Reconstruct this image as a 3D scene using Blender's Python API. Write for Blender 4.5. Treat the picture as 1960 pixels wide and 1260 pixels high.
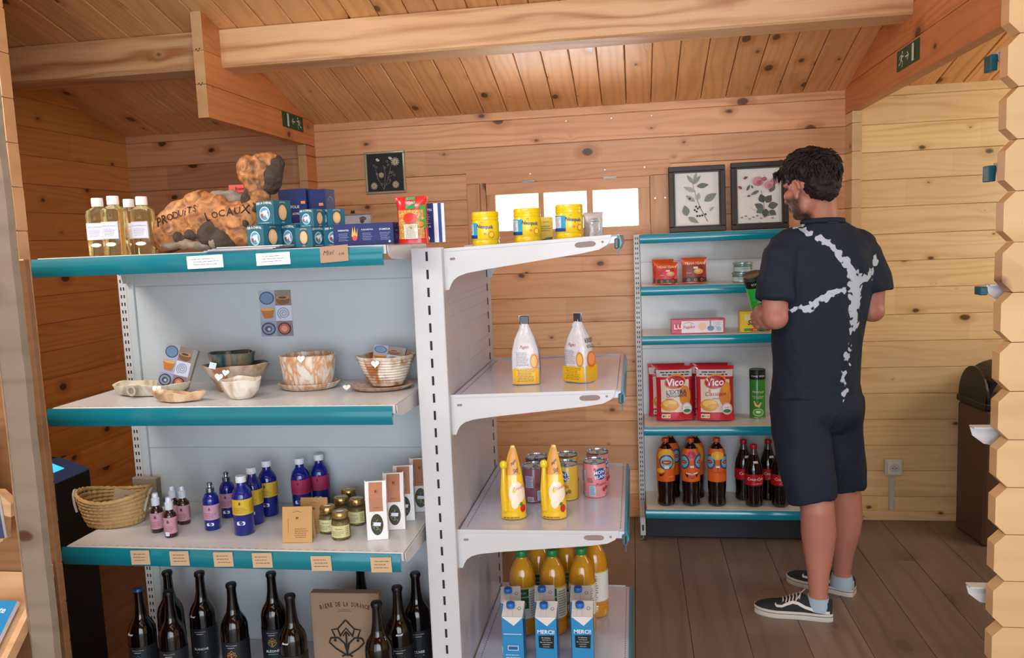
import bpy, math, random
from mathutils import Vector, Matrix, noise
random.seed(7)
for o in list(bpy.data.objects): bpy.data.objects.remove(o)
SC = bpy.context.scene
COL = SC.collection
PI = math.pi
# ------------------------------------------------------------------ camera, world, lights
F_PX, PITCH, ROLL, YAW, EYE = 1533.0, math.radians(6.37), math.radians(2.31), math.radians(8.87), 1.5
cd = bpy.data.cameras.new('camera'); cam = bpy.data.objects.new('camera', cd); COL.objects.link(cam)
cd.sensor_width = 36; cd.lens = F_PX/1960*36; cd.clip_start = .02
fwd = Vector((-math.sin(YAW)*math.cos(PITCH), math.cos(YAW)*math.cos(PITCH), -math.sin(PITCH)))
rt = Vector((math.cos(YAW), math.sin(YAW), 0)); up = rt.cross(fwd)
r2 = rt*math.cos(ROLL)+up*math.sin(ROLL)*-1; u2 = r2.cross(fwd)
cam.matrix_world = Matrix.Translation((0, 0, EYE)) @ Matrix((r2, u2, -fwd)).transposed().to_4x4()
SC.camera = cam
W = bpy.data.worlds.new('world'); SC.world = W; W.use_nodes = True
bg = W.node_tree.nodes['Background']; bg.inputs[0].default_value = (.80, .91, 1, 1); bg.inputs[1].default_value = 3.0
SC.view_settings.view_transform = 'Standard'; SC.view_settings.look = 'None'
SC.view_settings.gamma = 1; SC.view_settings.use_curve_mapping = False; SC.view_settings.exposure = -0.08
def area(name, loc, target, sx, sy, power, color=(1, 1, 1), spread=180):
    l = bpy.data.lights.new(name, 'AREA'); l.shape = 'RECTANGLE'; l.size = sx; l.size_y = sy
    l.energy = power; l.color = color; l.spread = math.radians(spread)
    o = bpy.data.objects.new(name, l); COL.objects.link(o); o.location = loc
    o.rotation_euler = (Vector(target)-Vector(loc)).to_track_quat('-Z', 'Y').to_euler(); return o
area('daylight_entrance', (.6, -2.0, 1.35), (.2, 4, 1.2), 2.6, 1.9, 74, (.86, .93, 1))
area('daylight_right_room', (2.7, 3.1, 1.75), (1.5, 4.2, 1.1), 1.0, .8, 17, (1, .95, .84))
area('daylight_window', (-.33, 4.42, 1.50), (-.5, 2.6, 2.35), .95, .28, 85, (1, .97, .98))
area('daylight_off_ground', (-.33, 4.66, .98), (-.38, 4.0, 2.05), 1.3, .4, 190, (1, .98, .97))
area('overhead_area_light', (-.6, .9, 2.55), (-.6, 1.6, 0), 1.2, .3, 20, (1, .95, .88))  # warm area light from overhead; no lamp fixture is built
area('left_room_fill_light', (-2.2, 1.6, 2.3), (-2.4, 3.0, 1.0), .6, .3, 26, (1, .92, .80))  # fill light added to brighten the left wall; no lamp there

# ------------------------------------------------------------------ materials
def lin(c): return tuple((x/12.92 if x <= .04045 else ((x+.055)/1.055)**2.4) for x in c)
def hx(h): return lin(tuple(int(h[i:i+2], 16)/255 for i in (0, 2, 4)))
MC = {}
def M(h, rough=.5, metal=0, trans=0, coat=0, emit=0, vary=.06, bump=0, bscale=60, ior=1.45, name=None):
    k = (h, rough, metal, trans, coat, emit, vary, bump, bscale, ior)
    if k in MC: return MC[k]
    m = bpy.data.materials.new(name or 'm_'+h); m.use_nodes = True; nt = m.node_tree; b = nt.nodes['Principled BSDF']
    c = hx(h); b.inputs['Roughness'].default_value = rough; b.inputs['Metallic'].default_value = metal
    b.inputs['Transmission Weight'].default_value = trans; b.inputs['Coat Weight'].default_value = coat; b.inputs['IOR'].default_value = ior
    b.inputs['Coat Roughness'].default_value = .08
    if emit:
        b.inputs['Emission Color'].default_value = c+(1,); b.inputs['Emission Strength'].default_value = emit
    if vary and not trans:
        tc = nt.nodes.new('ShaderNodeTexCoord'); nz = nt.nodes.new('ShaderNodeTexNoise'); nz.inputs['Scale'].default_value = bscale*.35
        nz.inputs['Detail'].default_value = 3; nt.links.new(tc.outputs['Object'], nz.inputs['Vector'])
        mr = nt.nodes.new('ShaderNodeMapRange'); mr.inputs['To Min'].default_value = 1-vary; mr.inputs['To Max'].default_value = 1+vary
        nt.links.new(nz.outputs['Fac'], mr.inputs['Value'])
        vm = nt.nodes.new('ShaderNodeVectorMath'); vm.operation = 'SCALE'; vm.inputs[0].default_value = c
        nt.links.new(mr.outputs[0], vm.inputs['Scale']); nt.links.new(vm.outputs[0], b.inputs['Base Color'])
        if bump:
            n2 = nt.nodes.new('ShaderNodeTexNoise'); n2.inputs['Scale'].default_value = bscale; n2.inputs['Detail'].default_value = 4
            nt.links.new(tc.outputs['Object'], n2.inputs['Vector'])
            bp = nt.nodes.new('ShaderNodeBump'); bp.inputs['Strength'].default_value = bump; bp.inputs['Distance'].default_value = .004
            nt.links.new(n2.outputs['Fac'], bp.inputs['Height']); nt.links.new(bp.outputs[0], b.inputs['Normal'])
    else: b.inputs['Base Color'].default_value = c+(1,)
    MC[k] = m; return m

def wood(name, base, dark, knot='4a2412', rough=.42, ring=150, knots=1.0, tint=.16, blocks=.12, grain=.5, hue=.0):
    m = bpy.data.materials.new(name); m.use_nodes = True; nt = m.node_tree; N = nt.nodes; L = nt.links; b = N['Principled BSDF']
    def nd(t, **k):
        n = N.new('ShaderNode'+t)
        for a, v in k.items(): setattr(n, a, v)
        return n
    def mth(op, a, c=None, clamp=False):
        n = nd('Math', operation=op, use_clamp=clamp)
        for i, v in enumerate((a, c)):
            if v is None: continue
            if isinstance(v, (int, float)): n.inputs[i].default_value = v
            else: L.new(v, n.inputs[i])
        return n.outputs[0]
    tc = nd('TexCoord'); oi = nd('ObjectInfo')
    rnd = oi.outputs['Random']
    off = nd('CombineXYZ'); L.new(mth('MULTIPLY', rnd, 37.), off.inputs[0]); L.new(mth('MULTIPLY', rnd, 91.), off.inputs[2])
    add = nd('VectorMath', operation='ADD'); L.new(tc.outputs['Object'], add.inputs[0]); L.new(off.outputs[0], add.inputs[1])
    P = add.outputs[0]
    sx = nd('SeparateXYZ'); L.new(P, sx.inputs[0])
    # knots: cells of about a third of a metre, flattened to the board's face
    fl = nd('CombineXYZ'); L.new(mth('MULTIPLY', sx.outputs[0], .62), fl.inputs[0]); L.new(sx.outputs[2], fl.inputs[1])
    wob = nd('TexNoise'); wob.inputs['Scale'].default_value = 30; L.new(P, wob.inputs['Vector'])
    vo = nd('TexVoronoi', voronoi_dimensions='2D'); vo.inputs['Scale'].default_value = 5.2*knots; L.new(fl.outputs[0], vo.inputs['Vector'])
    d = mth('ADD', vo.outputs['Distance'], mth('MULTIPLY', mth('SUBTRACT', wob.outputs['Fac'], .5), .05))
    cs = nd('SeparateColor'); L.new(vo.outputs['Color'], cs.inputs[0])
    size = mth('MULTIPLY', mth('SUBTRACT', cs.outputs[0], .30), .15)   # some cells have none
    kn = nd('MapRange'); L.new(mth('SUBTRACT', d, size), kn.inputs['Value']); kn.inputs['From Min'].default_value = .012; kn.inputs['From Max'].default_value = -.022
    halo = nd('MapRange'); L.new(mth('SUBTRACT', d, mth('MULTIPLY', size, 2.2)), halo.inputs['Value']); halo.inputs['From Min'].default_value = .06; halo.inputs['From Max'].default_value = -.06
    # growth rings running along the board, pushed aside by knots
    mp = nd('Mapping'); mp.inputs['Scale'].default_value = (1.1, 6, 7); L.new(P, mp.inputs['Vector'])
    n1 = nd('TexNoise'); n1.inputs['Scale'].default_value = 1; n1.inputs['Detail'].default_value = 2; L.new(mp.outputs[0], n1.inputs['Vector'])
    r = mth('ADD', mth('ADD', sx.outputs[2], mth('MULTIPLY', n1.outputs['Fac'], .22)), mth('MULTIPLY', mth('POWER', mth('SUBTRACT', 1., mth('MULTIPLY', d, 2.2, ), True), 8.), .045))
    s = mth('SINE', mth('MULTIPLY', r, float(ring)))
    s = mth('POWER', mth('ADD', mth('MULTIPLY', s, .5), .5), 2.2)
    mp2 = nd('Mapping'); mp2.inputs['Scale'].default_value = (5, 160, 160); L.new(P, mp2.inputs['Vector'])
    n2 = nd('TexNoise'); n2.inputs['Scale'].default_value = 1; n2.inputs['Detail'].default_value = 3; L.new(mp2.outputs[0], n2.inputs['Vector'])
    mp4 = nd('Mapping'); mp4.inputs['Scale'].default_value = (.9, 4, 9); mp4.inputs['Location'].default_value = (7, 3, 1); L.new(P, mp4.inputs['Vector'])
    n4 = nd('TexNoise'); n4.inputs['Scale'].default_value = 1; L.new(mp4.outputs[0], n4.inputs['Vector']); n3f = n4.outputs['Fac']
    g = mth('ADD', mth('MULTIPLY', s, mth('MULTIPLY', mth('POWER', n3f, 2.0), 1.9*grain)), mth('MULTIPLY', n2.outputs['Fac'], .45*grain))
    mp3 = nd('Mapping'); mp3.inputs['Scale'].default_value = (1.4, 3, 5); L.new(P, mp3.inputs['Vector'])
    n3 = nd('TexNoise'); n3.inputs['Scale'].default_value = 1; L.new(mp3.outputs[0], n3.inputs['Vector'])
    g = mth('ADD', g, mth('MULTIPLY', mth('SUBTRACT', n3.outputs['Fac'], .5), .5), True)
    mix = nd('Mix', data_type='RGBA'); mix.inputs[6].default_value = hx(base)+(1,); mix.inputs[7].default_value = hx(dark)+(1,); L.new(g, mix.inputs[0])
    mix2 = nd('Mix', data_type='RGBA'); L.new(mth('MULTIPLY', halo.outputs[0], .6), mix2.inputs[0]); L.new(mix.outputs[2], mix2.inputs[6]); mix2.inputs[7].default_value = hx(dark)+(1,)
    mix3 = nd('Mix', data_type='RGBA'); L.new(mth('MULTIPLY', kn.outputs[0], .9), mix3.inputs[0]); L.new(mix2.outputs[2], mix3.inputs[6]); mix3.inputs[7].default_value = hx(knot)+(1,)
    # tone of each board, and of each finger-jointed length in it
    wn = nd('TexWhiteNoise', noise_dimensions='2D'); cb = nd('CombineXYZ')
    L.new(mth('FLOOR', mth('MULTIPLY', sx.outputs[0], 1.35)), cb.inputs[0]); L.new(mth('MULTIPLY', rnd, 17.), cb.inputs[1]); L.new(cb.outputs[0], wn.inputs['Vector'])
    tone = mth('ADD', mth('ADD', 1-tint/2-blocks/2, mth('MULTIPLY', rnd, tint)), mth('MULTIPLY', wn.outputs['Value'], blocks))
    hs = nd('HueSaturation'); L.new(mix3.outputs[2], hs.inputs['Color']); L.new(tone, hs.inputs['Value'])
    L.new(mth('ADD', .5-hue*.3, mth('MULTIPLY', wn.outputs['Value'], hue)), hs.inputs['Hue'])
    L.new(hs.outputs[0], b.inputs['Base Color']); b.inputs['Roughness'].default_value = rough
    bp = nd('Bump'); bp.inputs['Strength'].default_value = .12; bp.inputs['Distance'].default_value = .002; L.new(g, bp.inputs['Height']); L.new(bp.outputs[0], b.inputs['Normal'])
    return m
PINE = wood('pine_log', 'e8b183', 'bd7747', tint=.26, hue=.008)
PINE_R = wood('pine_log_daylit', 'f0d29c', 'cda266', tint=.18, hue=.008)  # same pine, with the right room's yellower daylight put into the tint
PINE_L = wood('pine_log_amber', 'e09a52', 'b06a30', tint=.14)
PINE_C = wood('pine_ceiling_board', 'f0b97c', 'c27d45', rough=.36, tint=.2)
PINE_H = wood('pine_header', 'd98f56', 'a55f2c', tint=.12)
PINE_B = wood('pine_beam', 'ecc190', 'a9683a', knots=.55, ring=95, tint=.02, blocks=0, grain=.8)
PINE_K = wood('pine_window', 'd8a070', 'b0703f', knots=.6, tint=.1, blocks=0)
ENDG = wood('pine_end_grain', 'd2a678', 'ba8856', knots=.4, ring=60, tint=.12, blocks=0)
ENDG_G = wood('pine_end_grain_pale', 'dbb887', 'c39b68', knots=.5, ring=50, tint=.14, blocks=0)
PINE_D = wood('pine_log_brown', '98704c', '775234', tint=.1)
FLOOR = wood('floor_laminate', '827062', '67584c', knot='5c4e43', rough=.36, ring=80, knots=.5, tint=.2, blocks=.14, grain=.7)
RUSTIC = wood('grey_rustic_board', '8f8271', '6d6152', rough=.75, ring=70, tint=.05, blocks=0)
WHITE = M('c6c7ca', .33, coat=.25, vary=.02)
WHITE2 = M('b9c3c8', .38, vary=.03)
TEAL = M('077484', .28, coat=.5, vary=.04)
DARK = M('14151a', .6, vary=0)
STEEL = M('b9bcc0', .3, metal=1)

# ------------------------------------------------------------------ mesh helpers
class MB:
    def __init__(s): s.v = []; s.f = []; s.m = []; s.s = []
    def add(s, vs, fs, mat=0, smooth=False):
        o = len(s.v); s.v += [tuple(v) for v in vs]
        for f in fs: s.f.append(tuple(i+o for i in f)); s.m.append(mat); s.s.append(smooth)
        return s
    def box(s, x0, y0, z0, x1, y1, z1, mat=0, bev=0):
        if x0 > x1: x0, x1 = x1, x0
        if y0 > y1: y0, y1 = y1, y0
        if z0 > z1: z0, z1 = z1, z0
        if not bev:
            v = [(x, y, z) for z in (z0, z1) for y in (y0, y1) for x in (x0, x1)]
            return s.add(v, [(0, 2, 3, 1), (4, 5, 7, 6), (0, 1, 5, 4), (2, 6, 7, 3), (0, 4, 6, 2), (1, 3, 7, 5)], mat)
        b = min(bev, (x1-x0)*.45, (y1-y0)*.45, (z1-z0)*.45)
        lo = (x0, y0, z0); hi = (x1, y1, z1); v = []; idx = {}
        for c in range(8):
            for a in range(3):
                p = []
                for k in range(3):
                    h = (c >> k) & 1; p.append((hi[k] if h else lo[k]) if k == a else ((hi[k]-b) if h else (lo[k]+b)))
                idx[c, a] = len(v); v.append(p)
        f = []
        for a in range(3):
            e1, e2 = (a+1) % 3, (a+2) % 3
            for h in (0, 1):
                cs = [(h << a) | (i << e1) | (j << e2) for i, j in ((0, 0), (1, 0), (1, 1), (0, 1))]
                q = [idx[c, a] for c in cs]; f.append(q if h else q[::-1])
        for a in range(3):
            e1, e2 = (a+1) % 3, (a+2) % 3
            for i in (0, 1):
                for j in (0, 1):
                    c0 = (i << e1) | (j << e2); c1 = c0 | (1 << a)
                    q = [idx[c0, e1], idx[c1, e1], idx[c1, e2], idx[c0, e2]]
                    f.append(q if (i ^ j) else q[::-1])
        for c in range(8):
            q = [idx[c, 0], idx[c, 1], idx[c, 2]]; n = bin(c).count('1')
            f.append(q if n % 2 else q[::-1])
        return s.add(v, f, mat)
    def lathe(s, prof, n=24, mats=0, cx=0, cy=0, sx=1, sy=1, smooth=True, cap=True, z0=0):
        v = []; f = []; mm = []
        for r, z in prof:
            for i in range(n):
                a = 2*PI*i/n; v.append((cx+r*math.cos(a)*sx, cy+r*math.sin(a)*sy, z+z0))
        o = len(s.v); s.v += v
        for k in range(len(prof)-1):
            mt = mats if isinstance(mats, int) else mats[k]
            for i in range(n):
                j = (i+1) % n; s.f.append((o+k*n+i, o+k*n+j, o+(k+1)*n+j, o+(k+1)*n+i)); s.m.append(mt); s.s.append(smooth)
        if cap:
            m0 = mats if isinstance(mats, int) else mats[0]; m1 = mats if isinstance(mats, int) else mats[-1]
            if prof[0][0] > 1e-6: s.f.append(tuple(o+i for i in range(n))[::-1]); s.m.append(m0); s.s.append(False)
            k = len(prof)-1
            if prof[-1][0] > 1e-6: s.f.append(tuple(o+k*n+i for i in range(n))); s.m.append(m1); s.s.append(False)
        return s
    def prism(s, pts, d0, d1, plane='xz', mat=0, smooth=False):
        n = len(pts)
        def P(p, d): return {'xz': (p[0], d, p[1]), 'yz': (d, p[0], p[1]), 'xy': (p[0], p[1], d)}[plane]
        ar = sum(pts[i][0]*pts[(i+1) % n][1]-pts[(i+1) % n][0]*pts[i][1] for i in range(n))
        if ar < 0: pts = pts[::-1]
        v = [P(p, d0) for p in pts]+[P(p, d1) for p in pts]
        flip = (plane == 'xz') ^ (d1 < d0)
        fs = [tuple(range(n))[::-1], tuple(range(n, 2*n))]+[(i, (i+1) % n, (i+1) % n+n, i+n) for i in range(n)]
        if flip: fs = [f[::-1] for f in fs]
        return s.add(v, fs, mat, smooth)
    def tube(s, pts, r, n=8, mat=0, ref=None):
        pts = [Vector(p) for p in pts]; rs = r if isinstance(r, (list, tuple)) else [r]*len(pts); rings = []
        for i, p in enumerate(pts):
            t = (pts[min(i+1, len(pts)-1)]-pts[max(i-1, 0)]).normalized()
            a = t.cross(Vector(ref) if ref else (Vector((0, 0, 1)) if abs(t.z) < .9 else Vector((1, 0, 0)))).normalized(); b = t.cross(a)
            rr = rs[i] if isinstance(rs[i], (tuple, list)) else (rs[i], rs[i])
            rings.append([p+a*(rr[0]*math.cos(2*PI*k/n))+b*(rr[1]*math.sin(2*PI*k/n)) for k in range(n)])
        return s.loft(rings, mat)
    def loft(s, rings, mat=0, smooth=True, closed=False):
        n = len(rings[0]); v = [p for r in rings for p in r]; f = []
        K = len(rings)
        for k in range(K if closed else K-1):
            k2 = (k+1) % K
            for i in range(n): f.append((k*n+i, k*n+(i+1) % n, k2*n+(i+1) % n, k2*n+i))
        if not closed: f += [tuple(range(n))[::-1], tuple(range((K-1)*n, K*n))]
        return s.add(v, f, mat, smooth)
    def mesh(s, name, mats):
        me = bpy.data.meshes.new(name); me.from_pydata(s.v, [], s.f)
        for m in (mats if isinstance(mats, (list, tuple)) else [mats]): me.materials.append(m)
        me.polygons.foreach_set('material_index', s.m); me.polygons.foreach_set('use_smooth', s.s)
        if any(s.s): me.set_sharp_from_angle(angle=math.radians(38))
        me.update(); return me
def ob(name, mb, mats=None, parent=None, loc=None, rot=None, **kw):
    me = mb if isinstance(mb, bpy.types.Mesh) else mb.mesh(name, mats)
    o = bpy.data.objects.new(name, me); COL.objects.link(o)
    if parent: o.parent = parent
    if loc: o.location = loc
    if rot: o.rotation_euler = rot
    for k, v in kw.items(): o[k] = v
    return o
def tag(o, label=None, cat=None, group=None, kind=None):
    if label: o['label'] = label
    if cat: o['category'] = cat
    if group: o['group'] = group
    if kind: o['kind'] = kind
    return o
def thing(name, label, cat, loc=(0, 0, 0), rz=0, group=None, rot=None):
    o = bpy.data.objects.new(name, None); COL.objects.link(o); o.empty_display_size = .05; o.location = loc
    o.rotation_euler = rot or (0, 0, rz); return tag(o, label, cat, group)
def copy_tree(o, parent=None):
    c = o.copy(); COL.objects.link(c)
    if parent: c.parent = parent
    for ch in o.children: copy_tree(ch, c)
    return c
def dup(root, loc, rz, label, group=None):
    r = copy_tree(root); r.location = loc; r.rotation_euler = (0, 0, rz); r['label'] = label
    if group: r['group'] = group
    return r
def setting(name): 
    o = bpy.data.objects.new(name, None); COL.objects.link(o); o['kind'] = 'structure'; return o

# flat print laid on a surface: shapes and lettering in (u,v) metres, mapped by a function
GL = {}
def glyphs(t, bold):
    k = (t, bold)
    if k not in GL:
        c = bpy.data.curves.new('t', 'FONT'); c.body = t; c.align_x = 'CENTER'; c.align_y = 'CENTER'; c.offset = bold*.55; c.resolution_u = 2
        o = bpy.data.objects.new('t', c); me = bpy.data.meshes.new_from_object(o)
        vs = [(v.co.x, v.co.y) for v in me.vertices]; fs = [tuple(p.vertices) for p in me.polygons]
        xs = [v[0] for v in vs] or [0]; ys = [v[1] for v in vs] or [0]
        GL[k] = (vs, fs, (min(xs), max(xs), min(ys), max(ys)))
        bpy.data.objects.remove(o); bpy.data.curves.remove(c); bpy.data.meshes.remove(me)
    return GL[k]
class Decal:
    def __init__(s, rough=.5): s.q = []; s.cols = []; s.rough = rough; s.L = 0
    def put(s, vs, fs, col):
        if col not in s.cols: s.cols.append(col)
        s.L += 1; s.q.append((vs, fs, s.cols.index(col), s.L)); return s
    def rect(s, x0, y0, x1, y1, col, n=1, keep=False):
        if keep: s.L -= 1
        n = max(n, 1); vs = [(x0+(x1-x0)*i/n, y) for y in (y0, y1) for i in range(n+1)]
        m = 1
        if n > 1:
            m = max(1, int(n*abs(y1-y0)/max(abs(x1-x0), 1e-6))); m = min(m, 12)
            vs = [(x0+(x1-x0)*i/n, y0+(y1-y0)*j/m) for j in range(m+1) for i in range(n+1)]
        return s.put(vs, [(j*(n+1)+i, j*(n+1)+i+1, (j+1)*(n+1)+i+1, (j+1)*(n+1)+i) for j in range(m) for i in range(n)], col)
    def ell(s, cx, cy, rx, ry, col, n=20, rings=2, rot=0):
        vs = [(cx, cy)]; fs = []
        for k in range(1, rings+1):
            for i in range(n):
                a = 2*PI*i/n; x = rx*k/rings*math.cos(a); y = ry*k/rings*math.sin(a)
                vs.append((cx+x*math.cos(rot)-y*math.sin(rot), cy+x*math.sin(rot)+y*math.cos(rot)))
        for i in range(n):
            j = (i+1) % n; fs.append((0, 1+i, 1+j))
            for k in range(1, rings): fs.append((1+(k-1)*n+i, 1+k*n+i, 1+k*n+j, 1+(k-1)*n+j))
        return s.put(vs, fs, col)
    def poly(s, pts, col): return s.put(pts, [tuple(range(len(pts)))], col)
    def line(s, pts, w, col, keep=False):
        vs = []; fs = []
        for i, p in enumerate(pts):
            a = pts[max(i-1, 0)]; b = pts[min(i+1, len(pts)-1)]; dx, dy = b[0]-a[0], b[1]-a[1]; l = math.hypot(dx, dy) or 1
            ww = w[i] if isinstance(w, (list, tuple)) else w
            nx, ny = -dy/l*ww/2, dx/l*ww/2; vs += [(p[0]+nx, p[1]+ny), (p[0]-nx, p[1]-ny)]
        for i in range(len(pts)-1): fs.append((2*i+1, 2*i+3, 2*i+2, 2*i))
        if keep: s.L -= 1
        return s.put(vs, fs, col)
    def ring(s, cx, cy, rx, ry, w, col, n=24):
        return s.line([(cx+rx*math.cos(2*PI*i/n), cy+ry*math.sin(2*PI*i/n)) for i in range(n+1)], w, col)
    def text(s, t, cx, cy, h, col, w=None, rot=0, shear=0, bold=0.0, arc=0, keep=False):
        vs, fs, (a, b, c, d) = glyphs(t, bold)
        if not vs: return s
        k = h/(d-c) if h else w/(b-a); kx = (w/(b-a)) if w else k; mx, my = (a+b)/2, (c+d)/2; out = []
        for x, y in vs:
            X = (x-mx)*kx; Y = (y-my)*k; X += Y*shear
            if arc: Y += arc*(1-(X/((b-a)*kx/2))**2)
            out.append((cx+X*math.cos(rot)-Y*math.sin(rot), cy+X*math.sin(rot)+Y*math.cos(rot)))
        if keep: s.L -= 1
        return s.put(out, fs, col)
    def fine(s, x0, y0, x1, y1, n, col, seed=1, t=.35):       # lines of small print
        r = random.Random(seed); h = (y1-y0)/n; vs = []; fs = []
        for i in range(n):
            y = y1-(i+.5)*h; x = x0+(r.random()*.1)*(x1-x0); e = x1-(r.random()*.25)*(x1-x0)
            while x < e:
                w = (x1-x0)*(.08+.14*r.random()); xe = min(x+w, e); o = len(vs)
                vs += [(x, y-h*t/2), (xe, y-h*t/2), (xe, y+h*t/2), (x, y+h*t/2)]; fs.append((o, o+1, o+2, o+3)); x = xe+(x1-x0)*.03
        return s.put(vs, fs, col)
    def build(s, name, parent, fn, step=.00022, base=.0003, rough=None, kind=None):
        mb = MB()
        for vs, fs, c, l in s.q: mb.add([fn(u, v, base+l*step) for u, v in vs], fs, c)
        o = ob(name, mb, [M(c, rough or s.rough, vary=0) for c in s.cols], parent)
        return o
def plane(o, u, v):
    o, u, v = Vector(o), Vector(u).normalized(), Vector(v).normalized(); n = u.cross(v)
    return lambda a, b, d: o+u*a+v*b+n*d
def cyl(r, z0=0, a0=0, cx=0, cy=0, sx=1, sy=1):
    return lambda a, b, d: Vector((cx+(r+d)*math.sin(a0+a/r)*sx, cy-(r+d)*math.cos(a0+a/r)*sy, z0+b))

# ------------------------------------------------------------------ planks (long axis = local X, face = local XZ)
PM = {}
def plank_mesh(L, w, t, b, mats):
    k = (round(L, 3), round(w, 4), round(t, 4), b, mats.name if not isinstance(mats, tuple) else mats[0].name+mats[1].name)
    if k not in PM:
        c = [(-t/2, -w/2+b), (-t/2, w/2-b), (-t/2+b, w/2), (t/2-b, w/2), (t/2, w/2-b), (t/2, -w/2+b), (t/2-b, -w/2), (-t/2+b, -w/2)]
        v = [(x, y, z) for x in (0, L) for y, z in c]; mb = MB()
        mb.add(v, [(i, i+8, (i+1) % 8+8, (i+1) % 8) for i in range(8)], 0)
        two = isinstance(mats, tuple)
        mb.add(v, [tuple(range(8)), tuple(range(8, 16))[::-1]], 1 if two else 0)
        PM[k] = mb.mesh('plank', list(mats) if two else mats)
    return PM[k]
def plank(parent, origin, X, Z, L, w, t, mats, b=.0026, name='plank', jit=0):
    """origin = middle of the start end"""
    X = Vector(X).normalized(); Z = Vector(Z).normalized(); Y = Z.cross(X)
    o = bpy.data.objects.new(name, plank_mesh(L, w, t, b, mats)); COL.objects.link(o); o.parent = parent
    m = Matrix((X, Y, Z)).transposed().to_4x4(); o.matrix_local = Matrix.Translation(Vector(origin)+Y*jit) @ m
    return o

# ================================================================== SETTING
YB, ZT, SL = 4.2, 2.155, .275           # back wall plane, its top, slope of the roof boards
X0, X1 = -2.8, 3.3
def ceil_z(y): return ZT+SL*(YB-y)
seams = [0.0, .122]+[.255+.133*k for k in range(15)]       # 2.117 last
wb = setting('wall_back'); wbr = setting('wall_back_right')
HX0, HX1 = -.745, .075
for i, z in enumerate(seams):
    z2 = seams[i+1] if i+1 < len(seams) else 2.19
    zc, w = (z+z2)/2, z2-z-.0012
    j = random.uniform(-.0015, .0015)
    if 1.44 < z < 1.73:
        plank(wb, (X0-.05, YB+.022, zc), (1, 0, 0), (0, 0, 1), HX0-X0+.05, w, .044, PINE, jit=j)
        plank(wb, (HX1, YB+.022, zc), (1, 0, 0), (0, 0, 1), 1.052-HX1, w, .044, PINE, jit=j)
    else: plank(wb, (X0-.05, YB+.022, zc), (1, 0, 0), (0, 0, 1), 1.052-X0+.05, w, .044, PINE, jit=j)
    plank(wbr, (1.053, YB+.022, zc), (1, 0, 0), (0, 0, 1), X1-1.05, w, .044, PINE_R, jit=j)
bk = M('5a3a22', .9)          # boarding behind the logs, so that no daylight comes through the joints
for a, e, z0, z1 in ((X0-.1, X1+.1, -.05, 1.47), (X0-.1, X1+.1, 1.80, 2.3), (X0-.1, HX0-.02, 1.47, 1.80), (HX1+.02, X1+.1, 1.47, 1.80)):
    ob('backing', MB().box(a, YB+.046, z0, e, YB+.08, z1), bk, wb)
wl = setting('wall_left')
ob('backing', MB().box(X0-.1, -2.3, -.05, X0-.046, YB+.08, 4.2), bk, wl)
for i, z in enumerate([0.0, .122]+[.255+.133*k for k in range(22)]):
    z2 = ([.122, .255]+[.255+.133*(k+1) for k in range(22)])[i]
    # the gable courses stop at the roof slope
    ymax = YB if z < ZT+.02 else YB-(z-ZT)/SL+.1
    if ymax < -2.0: break
    plank(wl, (X0-.022, -2.2, (z+z2)/2), (0, 1, 0), (0, 0, 1), ymax+2.2, z2-z-.001, .044, PINE_L, b=.0022)
wr = setting('wall_right')
ob('backing', MB().box(X1+.046, -2.3, -.05, X1+.1, YB+.08, 4.2), bk, wr)
for i in range(22):
    z = .133*i; ymax = YB if z < ZT+.02 else YB-(z-ZT)/SL+.1
    if ymax < -2.0: break
    plank(wr, (X1+.022, -2.2, z+.0665), (0, 1, 0), (0, 0, 1), ymax+2.2, .1305, .044, PINE_R)
ce = setting('ceiling')
cth = math.atan(SL); hyp = (YB+2.3)/math.cos(cth)
n = 50
for i in range(n):
    x = X0-.03+.122*i+.061
    plank(ce, (x, YB+.03, ZT-SL*.03+.011), (0, -math.cos(cth), math.sin(cth)), (1, 0, 0), hyp, .1188, .018, PINE_C, b=.0035, jit=random.uniform(-.0008, .0008))
ob('roof_deck', MB().prism([(YB+.1, ceil_z(YB+.1)+.024), (-2.4, ceil_z(-2.4)+.024), (-2.4, ceil_z(-2.4)+.06), (YB+.1, ceil_z(YB+.1)+.06)], X0-.1, X1+.1, 'yz'), bk, ce)
fl = setting('floor')
ob('subfloor', MB().box(X0-.05, -2.3, -.04, X1+.05, YB+.04, -.0125), M('4b3f36', .8), fl)
for i in range(31):
    x = X0-.03+.2068*i+.008
    y = -2.3-random.random()*1.1
    while y < YB:
        L = 1.28; a = max(y, -2.3); e = min(y+L, YB)
        if e-a > .02: plank(fl, (x, a, -.006), (0, 1, 0), (1, 0, 0), e-a-.0015, .2052, .012, FLOOR, b=.0012, name='floor_plank')
        y += L
bb = setting('baseboard_back')
for a, e, m in ((X0, 1.05, PINE_K), (1.09, X1, PINE_R)):
    plank(bb, (a, YB-.008, .024), (1, 0, 0), (0, 0, 1), e-a, .048, .014, m, name='board')
# front wall behind the viewer, with a wide entrance
wf = setting('wall_front')
for i in range(26):
    z = .133*i+.0665
    if i < 16:
        plank(wf, (X0, -2.22, z), (1, 0, 0), (0, 0, 1), .9-.55, .1305, .044, PINE_L); plank(wf, (2.55, -2.22, z), (1, 0, 0), (0, 0, 1), .75, .1305, .044, PINE_R)
    else: plank(wf, (X0, -2.22, z), (1, 0, 0), (0, 0, 1), X1-X0, .1305, .044, PINE_L)
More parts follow.
